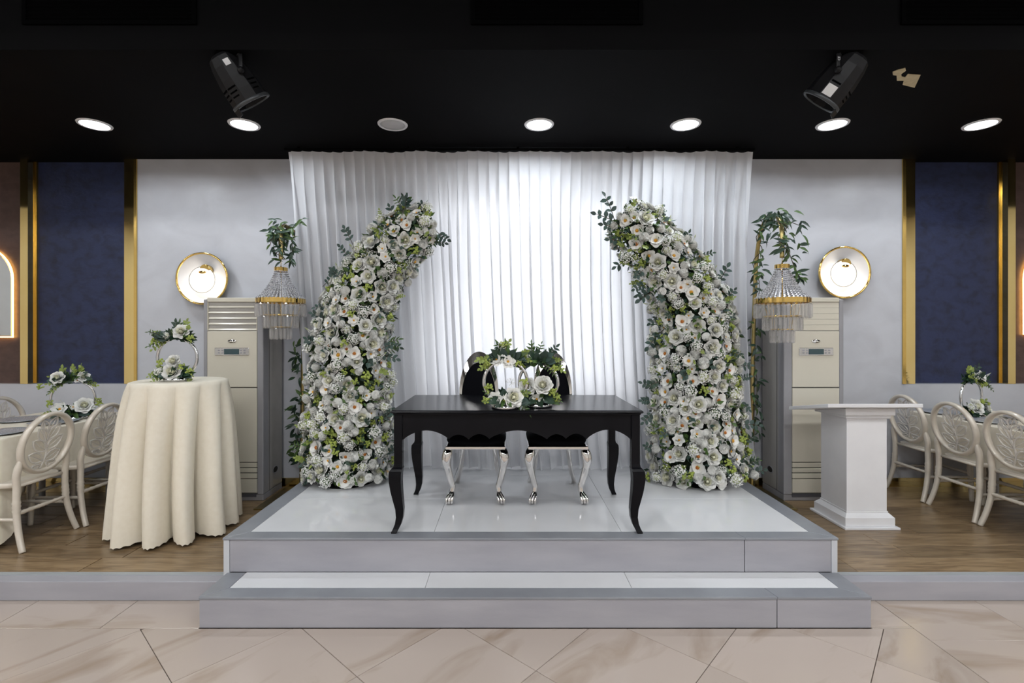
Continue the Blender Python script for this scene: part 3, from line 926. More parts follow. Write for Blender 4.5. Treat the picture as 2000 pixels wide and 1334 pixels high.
def zfront(vv_):        # apron heights read off at the front plane, 318 px to the metre
    return zt - (vv_ - 515) / 3.176 / 318.0
def scallop():
    cusps = [(140, 705, 645), (430, 700, 672), (555, 703, 668), (685, 698, 645), (1050, 700, 668), (1170, 698, 665), (1300, 700, 640), (1580, 703, None)]
    pts = []
    for (xa, ya, yt), (xb, yb, _) in zip(cusps[:-1], cusps[1:]):
        n = 14
        for k in range(n):
            u = k / n
            base = ya + (yb - ya) * u
            arch = math.sin(PI * u) ** 0.80
            pts.append((xa + (xb - xa) * u, base + (yt - (ya + yb) / 2) * arch))
    pts.append((1580, 703))
    return pts
sc_ = scallop()
ax0, ax1 = TXC - TW + .072, TXC + TW - .072
def to_x(u):
    return ax0 + (ax1 - ax0) * (u - 140) / 1440.0
poly = [(to_x(u), zfront(v)) for u, v in sc_] + [(ax1, za1), (ax0, za1)]
MB().prism(poly, lambda p: (p[0], TY0 + .034, p[1]), lambda p: (p[0], TY0 + .056, p[1])).build('front_apron', 'black_lacquer', t, label='scalloped front apron')
MB().prism([(ax0, za1 - .11), (ax1, za1 - .11), (ax1, za1), (ax0, za1)], lambda p: (p[0], TY1 - .056, p[1]), lambda p: (p[0], TY1 - .034, p[1])).build('back_apron', 'black_lacquer', t)
for s_ in (-1, 1):
    xx = TXC + s_ * (TW - .044)
    pts = [(TY0 + .07 + (TY1 - TY0 - .14) * k / 16, za1 - .165 + .055 * math.sin(PI * k / 16)) for k in range(17)]
    MB().prism(pts + [(TY1 - .07, za1), (TY0 + .07, za1)], lambda p: (xx - .011, p[0], p[1]), lambda p: (xx + .011, p[0], p[1])).build('side_apron', 'black_lacquer', t)
legp = [(za1 - STAGE_Z, 0, .026), (.425, 0, .026), (.408, .002, .028), (.398, .006, .034), (.385, .012, .038), (.36, .015, .038), (.32, .015, .037), (.26, .010, .034), (.20, .002, .030),
        (.14, -.006, .0255), (.09, -.006, .022), (.05, .002, .0195), (.025, .013, .018), (.008, .022, .018), (0.0, .024, .018)]
for sx in (-1, 1):
    for sy in (-1, 1):
        bx_ = TXC + sx * (TW - .044); by_ = (TY0 + .046) if sy < 0 else (TY1 - .046)
        pts = [(bx_ + sx * o_, by_ + sy * o_, STAGE_Z + z) for z, o_, h in reversed(legp)]
        hs = [h for z, o_, h in reversed(legp)]
        MB().sweep(pts, hs, hs, sm=False).build('leg', 'black_lacquer', t, bevel=0.004)

# ================================================================== CHROME BRIDAL CHAIRS
def bridal_chair(x, label):
    t = thing('bridal_chair', label, 'chair', (x, 3.78, STAGE_Z), PI, 'pair of chrome bridal chairs')   # local +Y = front, turned to the camera
    sw, z_s = 0.222, 0.418
    # seat: squashed cushion
    def cushion(u, v):
        a = 2 * PI * u
        n = 4.5
        rr = 1.0 / ((abs(math.cos(a)) ** n + abs(math.sin(a)) ** n) ** (1 / n))
        if v < .25:
            k = v / .25; s_ = .94 + .06 * math.sin(k * PI / 2); z = z_s + .030 * k
        else:
            k = (v - .25) / .75; s_ = math.cos(k * PI / 2) ** .7; z = z_s + .03 + .062 * math.sin(k * PI / 2)
        s_ = max(s_, .001)
        return (rr * math.cos(a) * sw * s_, rr * math.sin(a) * .225 * s_, z)
    MB().grid(cushion, 48, 16, wrap=True).build('seat_cushion', 'black_velvet', t, local=True)
    fr = MB().box(-sw + .004, sw - .004, -.220, .220, z_s - .026, z_s)
    fr.build('seat_rail', 'chrome', t, local=True, bevel=0.006)
    for s_ in (-1, 1):
        pts = smooth_path([(s_ * (sw - .028), .190, z_s - .024), (s_ * (sw - .018), .202, z_s - .06), (s_ * (sw - .012), .208, z_s - .11), (s_ * (sw - .024), .202, z_s - .18), (s_ * (sw - .046), .192, z_s - .27),
                           (s_ * (sw - .056), .190, .12), (s_ * (sw - .052), .196, .075)], 5)
        n = len(pts)
        rad = [.0285 + .009 * math.sin(PI * min(1, k / (n * .42))) - .010 * max(0, (k - n * .3) / (n * .7)) for k in range(n)]
        leg = MB().tube(pts, rad, 12, flat=.8).build('front_leg', 'chrome', t, local=True)
        ft = MB()
        ft.ball((s_ * (sw - .034), .212, .029), .029, 12, 8, sc=(.9, 1, 1))
        for a in (-.5, 0.0, .5):
            ft.tube(smooth_path([(s_ * (sw - .052) + a * .012, .197, .085), (s_ * (sw - .043) + a * .036, .222, .062), (s_ * (sw - .034) + a * .040, .240, .034), (s_ * (sw - .034) + a * .036, .240, .008)], 3), .0092, 6)
        ft.build('claw_foot', 'chrome', leg, local=True)
        pb = smooth_path([(s_ * .125, -.205, z_s - .02), (s_ * .128, -.215, .30), (s_ * .148, -.245, .14), (s_ * .185, -.300, 0.0)], 6)
        MB().tube(pb, .019, 8, flat=.55, up=(0, 1, 0)).build('rear_leg', 'chrome', t, local=True)
    # egg shaped back: chrome crescent frame around a velvet pad
    a_o, b_o, zc = 0.160, 0.335, 0.752
    a_i, b_i, zi = 0.136, 0.272, 0.722
    n = 48
    oo = [(a_o * math.cos(2 * PI * k / n), zc + b_o * math.sin(2 * PI * k / n)) for k in range(n)]
    ii = [(a_i * math.cos(2 * PI * k / n), zi + b_i * math.sin(2 * PI * k / n)) for k in range(n)]
    def by(z):
        return -.205 - (z - .45) * .10
    fb = MB()
    vv = []
    for (px, pz), (qx, qz) in zip(oo, ii):
        vv += [(px, by(pz) + .010, pz), (qx, by(qz) + .018, qz), (qx, by(qz) - .014, qz), (px, by(pz) - .014, pz)]
    ff = []
    for k in range(n):
        k2 = (k + 1) % n
        for j in range(4):
            ff.append((k * 4 + j, k * 4 + (j + 1) % 4, k2 * 4 + (j + 1) % 4, k2 * 4 + j))
    fb.add(vv, ff, 0, False)
    bk = fb.build('back_frame', 'chrome', t, local=True, bevel=0.004)
    def pad(u, v):
        a = 2 * PI * u
        s_ = math.cos(v * PI / 2)
        z = zi + b_i * 1.01 * math.sin(a) * s_
        return (a_i * 1.01 * math.cos(a) * s_, by(z) + .004 + .030 * math.sin(v * PI / 2), z)
    MB().grid(pad, 40, 8, wrap=True).build('back_pad', 'black_velvet', t, local=True)
    def padb(u, v):
        p = pad(u, v)
        return (p[0], 2 * (by(p[2])) - p[1] + .002, p[2])
    MB().grid(padb, 40, 8, wrap=True).build('back_pad_rear', 'black_velvet', t, local=True)
    return t
bridal_chair(-0.228, 'left chrome bridal chair with black velvet seat behind the black table')
bridal_chair(0.372, 'right chrome bridal chair with black velvet seat behind the black table')

# ================================================================== LECTERN
t = thing('lectern', 'white wooden lectern on a square column beside the stage', 'lectern', (2.775, 3.945, PLAT_Z))
z0 = PLAT_Z
def frustum(b, x0, x1, y0, y1, za, X0, X1, Y0, Y1, zb):
    vv = [(x0, y0, za), (x1, y0, za), (x1, y1, za), (x0, y1, za), (X0, Y0, zb), (X1, Y0, zb), (X1, Y1, zb), (X0, Y1, zb)]
    b.add(vv, [(3, 2, 1, 0), (4, 5, 6, 7), (0, 1, 5, 4), (1, 2, 6, 5), (2, 3, 7, 6), (3, 0, 4, 7)])
cx0, cx1, cy0, cy1 = 2.620, 2.930, 3.79, 4.10
MB().box(2.565, 2.985, 3.725, 4.165, z0, z0 + .018).build('foot_board', 'white_paint', t, bevel=0.003)
MB().box(2.585, 2.965, 3.752, 4.138, z0 + .018, z0 + .085).build('plinth', 'white_paint', t, bevel=0.003)
b = MB(); frustum(b, 2.588, 2.962, 3.756, 4.134, z0 + .085, cx0 - .008, cx1 + .008, cy0 - .008, cy1 + .008, z0 + .112)
b.build('plinth_moulding', 'white_paint', t, bevel=0.002)
MB().box(cx0 - .006, cx1 + .006, cy0 - .006, cy1 + .006, z0 + .112, z0 + .124).build('plinth_bead', 'white_paint', t, bevel=0.003)
MB().box(cx0, cx1, cy0, cy1, z0 + .124, 1.000).build('column', 'white_paint', t, bevel=0.002)
vv = [(cx0, cy0, .998), (cx1, cy0, .998), (cx1, cy1, .998), (cx0, cy1, .998), (cx0 - .03, cy0 - .03, 1.045), (cx1 + .03, cy0 - .03, 1.045), (cx1 + .03, cy1 + .03, .978), (cx0 - .03, cy1 + .03, .978)]
b = MB()
b.box(cx0 - .018, cx1 + .018, cy0 - .018, cy1 + .018, .958, .990)
b.build('capital_lower', 'white_paint', t, bevel=0.004)
def top_z(y):
    return 1.062 - (y - 3.65) * .185
b = MB()
vv = []
for za in (None, 1):
    for (x, y) in ((cx0 - .035, cy0 - .04), (cx1 + .035, cy0 - .04), (cx1 + .035, cy1 + .03), (cx0 - .035, cy1 + .03)):
        vv.append((x, y, .985 if za is None and y < 3.9 else (top_z(y) - .001 if za else .960)))
b.add(vv, [(3, 2, 1, 0), (4, 5, 6, 7), (0, 1, 5, 4), (1, 2, 6, 5), (2, 3, 7, 6), (3, 0, 4, 7)])
b.build('capital', 'white_paint', t, bevel=0.003)
b = MB()
xa, xb, ya, yb = 2.385, 3.092, 3.65, 4.16
vv = [(x, y, top_z(y) + dz) for dz in (0, .028) for (x, y) in ((xa, ya), (xb, ya), (xb, yb), (xa, yb))]
b.add(vv, [(3, 2, 1, 0), (4, 5, 6, 7), (0, 1, 5, 4), (1, 2, 6, 5), (2, 3, 7, 6), (3, 0, 4, 7)])
b.build('reading_board', 'white_paint', t, bevel=0.004)

# ================================================================== TABLES UNDER CREAM CLOTHS
COX, COY, COH = -2.512, 3.78, 1.136
t = thing('cocktail_table', 'tall round cocktail table hidden under the draped cream cloth', 'table', (COX, COY, PLAT_Z))
MB().lathe([(0.0, PLAT_Z + COH - .03), (.305, PLAT_Z + COH - .03), (.308, PLAT_Z + COH - .006), (.0, PLAT_Z + COH - .006)], 40, (COX, COY, 0), cap=False).build('tabletop', 'white_paint', t)
MB().lathe([(.035, PLAT_Z + .02), (.035, PLAT_Z + COH - .03)], 16, (COX, COY, 0)).build('column', 'chrome', t)
MB().lathe([(.22, PLAT_Z), (.22, PLAT_Z + .012), (.05, PLAT_Z + .03)], 32, (COX, COY, 0)).build('base', 'chrome', t)
folds = []
th = 0.0
rnd = random.Random(4)
while th < 2 * PI - .3:
    w = rnd.uniform(.42, .60)
    folds.append([th, w, rnd.uniform(.80, 1.06)])
    th += w
sc2 = 2 * PI / th
folds = [[a * sc2, w * sc2, k] for a, w, k in folds]
def fold_at(a):
    a %= 2 * PI
    for s_, w, k in folds:
        if s_ <= a < s_ + w:
            return math.sin(PI * (a - s_) / w), k
    return 0, 1
def cloth(u, v):
    a = 2 * PI * u
    ztop = PLAT_Z + COH
    if v < .12:
        k = v / .12
        return (COX + .312 * k * math.cos(a), COY + .312 * k * math.sin(a), ztop)
    k = (v - .12) / .88
    f_, am = fold_at(a + .12 * math.sin(k * 2.2))
    f_ = max(0, f_) ** .75
    if k < .03:
        r_ = .312 + .012 * (k / .03) ** .5; z = ztop - .02 * (k / .03) ** 2
        return (COX + r_ * math.cos(a), COY + r_ * math.sin(a), z)
    kk = (k - .03) / .97
    g = kk ** .62
    r_ = .322 + (.012 * f_) * min(1, kk * 4) + g * (-.075 + .200 * f_ * am)
    zb = PLAT_Z + .012 + .016 * (1 - f_) + .010 * abs(math.sin(a * 46)) 
    z = ztop - .02 + (zb - ztop + .02) * kk
    return (COX + r_ * math.cos(a), COY + r_ * math.sin(a), z)
tag(MB().grid(cloth, 420, 44, wrap=True).build('tablecloth', 'cream_cloth'), 'cream scalloped cloth falling in deep folds over the tall round table', 'tablecloth')

BT = {}
def banquet_table(xc, y0, y1, sgn, side_name):
    """sgn: which side (x) faces the stage; cloth hangs short along the sides and to the floor at the near end"""
    hw, zt_ = 0.405, PLAT_Z + 0.755
    t = thing('banquet_table', 'long banquet table under a cream cloth at the %s photo edge' % side_name, 'table', (xc, (y0 + y1) / 2, PLAT_Z), 0, 'clothed banquet tables')
    MB().box(xc - hw + .01, xc + hw - .01, y0 + .01, y1 - .01, zt_ - .03, zt_ - .004).build('tabletop', 'white_paint', t)
    for sx in (-1, 1):
        for yy in (y0 + .12, y1 - .12):
            MB().tube([(xc + sx * (hw - .10), yy, PLAT_Z), (xc + sx * (hw - .10), yy, zt_ - .03)], .024, 12).build('leg', 'white_paint', t)
    # cloth
    rc = .03
    per = []
    def corner(cx_, cy_, a0):
        return [(cx_ + rc * math.cos(a0 + PI / 2 * k / 6), cy_ + rc * math.sin(a0 + PI / 2 * k / 6), math.cos(a0 + PI / 2 * k / 6), math.sin(a0 + PI / 2 * k / 6)) for k in range(7)]
    def edge(p, q, n):
        return [(p[0] + (q[0] - p[0]) * k / n, p[1] + (q[1] - p[1]) * k / n, p[2], p[3]) for k in range(1, n)]
    cs = [corner(xc + hw - rc, y0 + rc, -PI / 2), corner(xc + hw - rc, y1 - rc, 0), corner(xc - hw + rc, y1 - rc, PI / 2), corner(xc - hw + rc, y0 + rc, PI)]
    for k in range(4):
        per += cs[k]
        per += edge(cs[k][-1], cs[(k + 1) % 4][0], 70 if k % 2 == 0 else 40)
    rows = []
    nper = len(per)
    levels = [0, .02, .06, .12, .2, .3, .42, .55, .7, .85, 1.0]
    mb = MB()
    vv = []
    for li, l_ in enumerate(levels):
        for i, (x, y, nx, ny) in enumerate(per):
            near = max(0.0, min(1.0, (y0 + .16 - y) / .16))
            drop = .33 + (.735 - .33) * near ** .6
            wav = math.sin(i * .42) * .5 + math.sin(i * .23 + 1) * .5
            out = (.006 + .010 * l_ * wav + .012 * l_ + near * l_ * (.055 + .02 * math.sin(i * .9)))
            vv.append((x + nx * out, y + ny * out, zt_ - drop * l_))
    ff = []
    for li in range(len(levels) - 1):
        for i in range(nper):
            j = (i + 1) % nper
            ff.append((li * nper + i, (li + 1) * nper + i, (li + 1) * nper + j, li * nper + j))
    ff.append(tuple(range(nper)))
    mb.add(vv, ff, 0, True)
    o = mb.build('tablecloth', 'cream_cloth')
    tag(o, 'cream cloth spread over the long banquet table at the %s photo edge' % side_name, 'tablecloth', 'banquet tablecloths')
    o.data.polygons[len(ff) - 1].use_smooth = False
    return zt_
TZ = banquet_table(-3.95, 3.43, 4.62, 1, 'left')
banquet_table(4.25, 3.20, 4.70, -1, 'right')

# charger plates
plate_me = MB().lathe([(0, .004), (.10, .004), (.115, .010), (.160, .018), (.164, .016), (.118, .002), (.10, .0), (0, 0)], 36, cap=False).mesh('charger_plate', 'silver_glitter')
def plate(x, y, label):
    tag(link('charger_plate', plate_me, None, TR(x, y, TZ + .0005)), label, 'plate', 'silver charger plates')
plate(-3.73, 3.62, 'silver glitter charger plate at the near left chair')
plate(-3.73, 4.05, 'silver glitter charger plate at the second left chair')
plate(-4.11, 4.16, 'silver glitter charger plate on the far side of left table')
plate(4.03, 4.55, 'silver glitter charger plate just behind the lectern top')
plate(4.03, 4.10, 'silver glitter charger plate at the middle right chair')
plate(4.03, 3.66, 'silver glitter charger plate at the nearest right chair')
plate(4.47, 4.20, 'silver glitter charger plate on the far side of right table')

# ================================================================== OVAL BACK BANQUET CHAIRS
def leaf_loop(p, a, L_, w, n=12):
    """closed leaf outline in the oval's plane, from p in direction a"""
    ca, sa = math.cos(a), math.sin(a)
    pts = []
    for k in range(n):
        u = k / n * 2
        s_ = u if u <= 1 else 2 - u
        side = 1 if u <= 1 else -1
        wd = side * w * math.sin(PI * s_) ** .8
        pts.append((p[0] + ca * L_ * s_ - sa * wd, p[1] + sa * L_ * s_ + ca * wd))
    return pts
def oval_chair():
    t = thing('oval_back_chair', 'x', 'chair', (0, 0, 0), 0, 'pearl oval back banquet chairs')   # local +Y = front
    A, B, ZC = 0.208, 0.222, 0.705
    def back(x, z, dy=0):
        return (x, -.185 - (z - .45) * .19 + dy, z)
    n = 48
    ov = MB()
    vv = []
    for k in range(n):
        a = 2 * PI * k / n
        ca, sa = math.cos(a), math.sin(a)
        for g, dy in ((0.0, -.020), (.012, -.022), (.026, -.016), (.028, .0), (.026, .016), (.012, .022), (0.0, .020), (-.003, 0)):
            vv.append(back((A - .028 + g) * ca, ZC + (B - .028 + g) * sa, dy))
    ff = []
    for k in range(n):
        k2 = (k + 1) % n
        for j in range(8):
            ff.append((k * 8 + j, k * 8 + (j + 1) % 8, k2 * 8 + (j + 1) % 8, k2 * 8 + j))
    ov.add(vv, ff, 0, True).build('oval_frame', 'pearl', t, local=True)
    pan = MB()
    pan.grid(lambda u, v: back((A - .026) * v * math.cos(2 * PI * u), ZC + (B - .026) * v * math.sin(2 * PI * u), -.003), 40, 2, wrap=True)
    ins = pan.build('clear_insert', 'acrylic', t, local=True, label='clear carved acrylic insert')
    rl = MB()
    st = smooth_path([(.03, -.17), (.0, -.08), (.015, .0), (-.005, .09), (.02, .16)], 5)if False else None
    stem = [(-.02 + .03 * math.sin(k * .5), -.185 + k * .034) for k in range(11)]
    rl.tube([back(x, ZC + z) for x, z in stem], .0065, 6)
    leaves = [((-.01, -.13), R(150), .13, .034), ((.0, -.13), R(25), .13, .036), ((.0, -.06), R(140), .14, .036), ((.005, -.05), R(38), .14, .038), ((.0, .01), R(128), .13, .034),
              ((.005, .02), R(55), .13, .036), ((-.01, .08), R(120), .10, .028), ((.0, .09), R(62), .10, .030), ((.02, -.15), R(-20), .09, .025), ((-.02, -.16), R(200), .08, .024)]
    for p, a, L_, w in leaves:
        lp = leaf_loop(p, a, L_, w)
        ok = [(x / (A - .03)) ** 2 + (z / (B - .03)) ** 2 < 1 for x, z in lp]
        lp = [q if o_ else (q[0] * .88, q[1] * .88) for q, o_ in zip(lp, ok)]
        rl.tube([back(x, ZC + z) for x, z in lp], .0060, 6, closed=True)
        rl.tube([back(p[0], ZC + p[1]), back((lp[6][0] + p[0]) / 2, ZC + (lp[6][1] + p[1]) / 2), back(lp[6][0], ZC + lp[6][1])], .003, 5)
        vv = [back(p[0] + (x - p[0]) * .93, ZC + p[1] + (z - p[1]) * .93, .006) for x, z in lp]
        c_ = Vector((0, 0, 0))
        for q in vv:
            c_ += Vector(q) / len(vv)
        rl.add(vv + [tuple(c_ + Vector((0, .008, 0)))], [(k, (k + 1) % 12, 12) for k in range(12)], 1, True)
    rl.build('leaf_relief', ['acrylic_relief', 'acrylic'], ins, local=True)
    # seat
    def seat(u, v):
        a = 2 * PI * u
        m = 5
        rr = 1 / ((abs(math.cos(a)) ** m + abs(math.sin(a)) ** m) ** (1 / m))
        prof_ = [(.0, .452), (.80, .455), (.97, .462), (1.0, .455), (1.0, .432), (.96, .424), (0, .424)]
        k = v * 6
        i = min(int(k), 5); f_ = k - i
        s_ = prof_[i][0] * (1 - f_) + prof_[i + 1][0] * f_
        z = prof_[i][1] * (1 - f_) + prof_[i + 1][1] * f_
        wd = .205 - .012 * (math.sin(a) < 0)
        return (rr * math.cos(a) * wd * s_, rr * math.sin(a) * .20 * s_ + .01, z)
    MB().grid(seat, 48, 12, wrap=True).build('seat', 'pearl', t, local=True)
    def ringed(pts, r0, rings, n=10, top=0.0):
        """tapered turned leg: rad list with small collars at the given fractions"""
        k = len(pts)
        rad = []
        for i in range(k):
            f_ = i / (k - 1)
            r_ = r0 * (1.05 - .22 * f_)
            for q in rings:
                if abs(f_ - q) < .5 / (k - 1):
                    r_ *= 1.22
            rad.append(r_ * (1 - top * max(0, 1 - i / 5)))
        return MB().tube(pts, rad, n)
    for s_ in (-1, 1):
        pr = smooth_path([back(s_ * .176, .625), (s_ * .190, -.202, .52), (s_ * .184, -.198, .44), (s_ * .186, -.198, .33), (s_ * .190, -.206, .22), (s_ * .200, -.232, .10), (s_ * .212, -.266, .0)], 8)
        ringed(pr, .0225, (.50, .54, .58), top=.55).build('rear_leg', 'pearl', t, local=True)
        pf = [(s_ * (.178 + .010 * k / 24), .178 + .012 * k / 24, .43 * (1 - k / 24)) for k in range(25)]
        ringed(pf, .0215, (.33, .42)).build('front_leg', 'pearl', t, local=True)
        ps = [(s_ * .187, -.20 + .385 * k / 24, .215) for k in range(25)]
        ringed(ps, .012, (.3, .45, .5, .55, .7)).build('side_stretcher', 'pearl', t, local=True)
    for y, z in ((-.203, .255), (.184, .245)):
        ps = [(-.186 + .372 * k / 24, y, z) for k in range(25)]
        ringed(ps, .0135, (.12, .25, .4, .5, .6, .75, .88)).build('cross_stretcher', 'pearl', t, local=True)
    MB().tube([(-.18, -.19, .438), (.18, -.19, .438)], .012, 8).build('seat_bar', 'pearl', t, local=True)
    return t
ch0 = oval_chair()
chairs = [
    (-3.56, 3.555, R(90), 'pearl oval back chair at left, the one nearest the camera'),
    (-3.52, 4.015, R(90), 'pearl oval back chair between the near left chair and the tall cream cloth'),
    (-3.56, 4.475, R(90), 'pearl oval back chair almost hidden behind the tall cream clothed table'),
    (-4.30, 4.42, R(-90), 'pearl oval back chair across the left table beside the ring flowers'),
    (-4.30, 3.93, R(-90), 'pearl oval back chair across the left table, cut by the left photo edge'),
    (3.945, 4.56, R(-90), 'pearl oval back chair partly hidden behind the white lectern'),
    (3.945, 4.08, R(-90), 'middle pearl oval back chair of the right row, clear of the lectern'),
    (3.945, 3.61, R(-90), 'pearl oval back chair at the right photo edge, nearest the camera'),
    (4.70, 4.42, R(90), 'pearl oval back chair across the right table beside the ring flowers'),
]
for k, (x, y, rz, lb) in enumerate(chairs):
    M = TR(x, y, PLAT_Z, rz)
    if k == 0:
        ch0.matrix_local = M; ch0['label'] = lb; WM[ch0.name] = M
    else:
        copy_thing(ch0, M, lb, 'pearl oval back banquet chairs')

# ================================================================== FLOWER AND LEAF MESHES (unit radius, facing +Z)
def petal(b, ang, tilt, L_, w, r0, cup=.3, curl=0.0, mi=0, nu=6, nv=5, z0=0.0, point=.0, jit=0.0):
    M = Matrix.Rotation(ang, 4, 'Z') @ Matrix.Translation((0, r0, z0)) @ Matrix.Rotation(tilt, 4, 'X')
    def fn(u, v):
        s_ = u * 2 - 1
        prof_ = (math.sin(PI * (.10 + .55 * v)) ** .8) * (1 - point * v)
        if v > .55:
            prof_ *= math.sqrt(1 - ((v - .55) / .45) ** 2 * .58)
        x = s_ * w * prof_
        y = L_ * v * (1 - .24 * s_ * s_ * v)
        z = cup * w * s_ * s_ * prof_ + curl * v * v + jit * math.sin(5 * s_ + ang * 7) * v
        return M @ Vector((x, y, z))
    b.grid(fn, nu, nv, mi)
rf = random.Random(5)
def rose_mesh(name, openness):
    b = MB()
    b.ball((0, 0, .30), .17, 8, 6, 1)
    for n, tl, L_, w, r0, mi, cl in ((3, 88, .50, .22, .05, 1, .06), (4, 84, .54, .30, .12, 1, .05), (5, 77, .58, .38, .20, 1, .0), (6, 66, .64, .44, .28, 0, -.08), (6, 50, .70, .52, .33, 0, -.14), (6, 30, .68, .54, .36, 0, -.14)):
        a0 = rf.uniform(0, 6)
        for k in range(n):
            petal(b, a0 + 2 * PI * k / n + rf.uniform(-.1, .1), R(tl * openness + rf.uniform(-4, 4)), L_, w, r0, .38, cl, mi, jit=.02)
    return b.mesh(name, ['petal_white', 'petal_cream'])
def magnolia_mesh(name, mi_c):
    b = MB()
    for n, tl, L_, w in ((3, 44, .84, .54), (3, 20, 1.02, .66)):
        a0 = (0 if tl > 30 else PI / 3) + rf.uniform(-.12, .12)
        for k in range(n):
            petal(b, a0 + 2 * PI * k / n, R(tl + rf.uniform(-6, 6)), L_, w, .05, .42, -.10, 0, jit=.015)
    b.ball((0, 0, .13), .19, 8, 6, mi_c, (1, 1, 1.3))
    for k in range(10):
        a = 2 * PI * k / 10
        b.ball((.20 * math.cos(a), .20 * math.sin(a), .15), .055, 5, 4, 2)
    return b.mesh(name, ['petal_white', 'stamen_red', 'stamen_gold'])
def anemone_mesh(name):
    b = MB()
    for k in range(6):
        petal(b, 2 * PI * k / 6 + rf.uniform(-.1, .1), R(16 + rf.uniform(-8, 8)), .95, .50, .06, .22, -.06, 0, jit=.03)
    for k in range(9):
        petal(b, 2 * PI * k / 9 + .3, R(38 + rf.uniform(-8, 8)), .70, .30, .06, .22, -.02, 0, 3, 3, jit=.03)
    b.ball((0, 0, .12), .15, 8, 5, 1)
    return b.mesh(name, ['petal_white', 'stamen_gold'])
def pompon_mesh(name):
    b = MB()
    b.ball((0, 0, .30), .62, 12, 8, 0)
    n = 110
    for k in range(n):
        zz = 1 - k / n * 1.25
        a = k * 2.39996
        rr = math.sqrt(max(0, 1 - zz * zz))
        d = Vector((rr * math.cos(a), rr * math.sin(a), zz))
        M = frame_on(d * .52 + Vector((0, 0, .30)), d, a)
        vv = [M @ Vector(p) for p in ((-.09, -.05, 0), (.09, -.05, 0), (.12, .02, .26), (0, .09, .36), (-.12, .02, .26))]
        b.add(vv, [(0, 1, 2, 3, 4)], 0, True)
    return b.mesh(name, ['petal_white'])
def hydrangea_mesh(name, mats):
    b = MB()
    b.ball((0, 0, .22), .56, 10, 7, 1)
    n = 84
    for k in range(n):
        zz = 1 - k / n * 1.25
        a = k * 2.39996
        rr = math.sqrt(max(0, 1 - zz * zz))
        d = Vector((rr * math.cos(a), rr * math.sin(a), zz))
        M = frame_on(d * rf.uniform(.58, .92) + Vector((0, 0, .2)), d + Vector((rf.uniform(-.6, .6), rf.uniform(-.6, .6), rf.uniform(-.2, .4))), rf.uniform(0, 6), rf.uniform(.8, 1.2))
        for q in range(4):
            Mq = M @ Matrix.Rotation(PI / 2 * q, 4, 'Z')
            b.add([Mq @ Vector(p) for p in ((0, 0, 0), (.062, .070, .035), (0, .150, .045), (-.062, .070, .035))], [(0, 1, 2, 3)], 0, True)
    return b.mesh(name, mats)
def berry_mesh(name):
    b = MB()
    for k in range(20):
        d = Vector((rf.gauss(0, 1), rf.gauss(0, 1), abs(rf.gauss(0, 1)) + .1)).normalized() * rf.uniform(.45, .85)
        b.ball(d, rf.uniform(.15, .24), 6, 4, 0)
    return b.mesh(name, ['berry_green'])
def spike_mesh(name, m0):
    b = MB()
    b.tube([(0, 0, -.3), (.03, 0, 1.0), (.10, 0, 2.1)], [.05, .04, .02], 5, 1)
    for k in range(70):
        h = (k / 70) ** .9 * 2.15
        r_ = .34 * (1 - h / 2.3)
        a = k * 2.39996
        b.ball((r_ * math.cos(a) + .10 * (h / 2.1) ** 2, r_ * math.sin(a), h), .085 * (1.15 - h / 3), 5, 4, 0 if h < 1.75 else 2)
    return b.mesh(name, [m0, 'leaf_mid', 'petal_green'])
def gypso_mesh(name):
    b = MB()
    for k in range(44):
        d = Vector((rf.gauss(0, 1), rf.gauss(0, 1), abs(rf.gauss(0, 1)) + .2)).normalized() * rf.uniform(.6, 1.05)
        b.ball(d, rf.uniform(.045, .085), 5, 4, 0)
        if k % 3 == 0:
            b.tube([(0, 0, 0), tuple(d)], .012, 3, 1, cap=False)
    return b.mesh(name, ['petal_white', 'leaf_mid'])
def leaf_mesh(name, m_, L_=1.0, w=.24, point=.35, fold=.35, bend=.25):
    b = MB()
    def fn(u, v):
        s_ = u * 2 - 1
        pr = math.sin(PI * min(1, .03 + .97 * v)) ** .8 * (1 - point * v) + .004
        return Vector((s_ * w * pr, L_ * v, abs(s_) * w * pr * fold - bend * v * v * L_))
    b.grid(fn, 2, 5)
    return b.mesh(name, m_)
ROSES = [rose_mesh('rose', 1.0), rose_mesh('rose', .86)]
MAGN = [magnolia_mesh('magnolia', 1), magnolia_mesh('magnolia', 1), magnolia_mesh('magnolia', 2)]
ANEM = [anemone_mesh('anemone')]
POMP = [pompon_mesh('pompon')]
HYDR = [hydrangea_mesh('hydrangea', ['petal_white', 'leaf_mid']), hydrangea_mesh('hydrangea', ['petal_white', 'petal_green'])]
BERR = [berry_mesh('berry_cluster'), berry_mesh('berry_cluster')]
SPIK = [spike_mesh('astilbe_spike', 'petal_white')]
GYPS = [gypso_mesh('gypsophila')]
LEAF_ROUND = leaf_mesh('leaf', 'leaf_blue', 1, .34, .15, .2, .15)
LEAF_DARK = leaf_mesh('leaf', 'leaf_dark', 1, .30, .35, .3, .25)
LEAF_MID = leaf_mesh('leaf', 'leaf_mid', 1, .22, .45, .35, .3)
LEAF_LIME = leaf_mesh('leaf', 'leaf_lime', 1, .36, .1, .2, .2)
LEAF_VINE = leaf_mesh('leaf', 'leaf_dark', 1, .19, .5, .35, .35)
LEAF_VINE2 = leaf_mesh('leaf', 'leaf_mid', 1, .19, .5, .35, .35)

def local(parent, M):
    return WM[parent.name].inverted() @ M

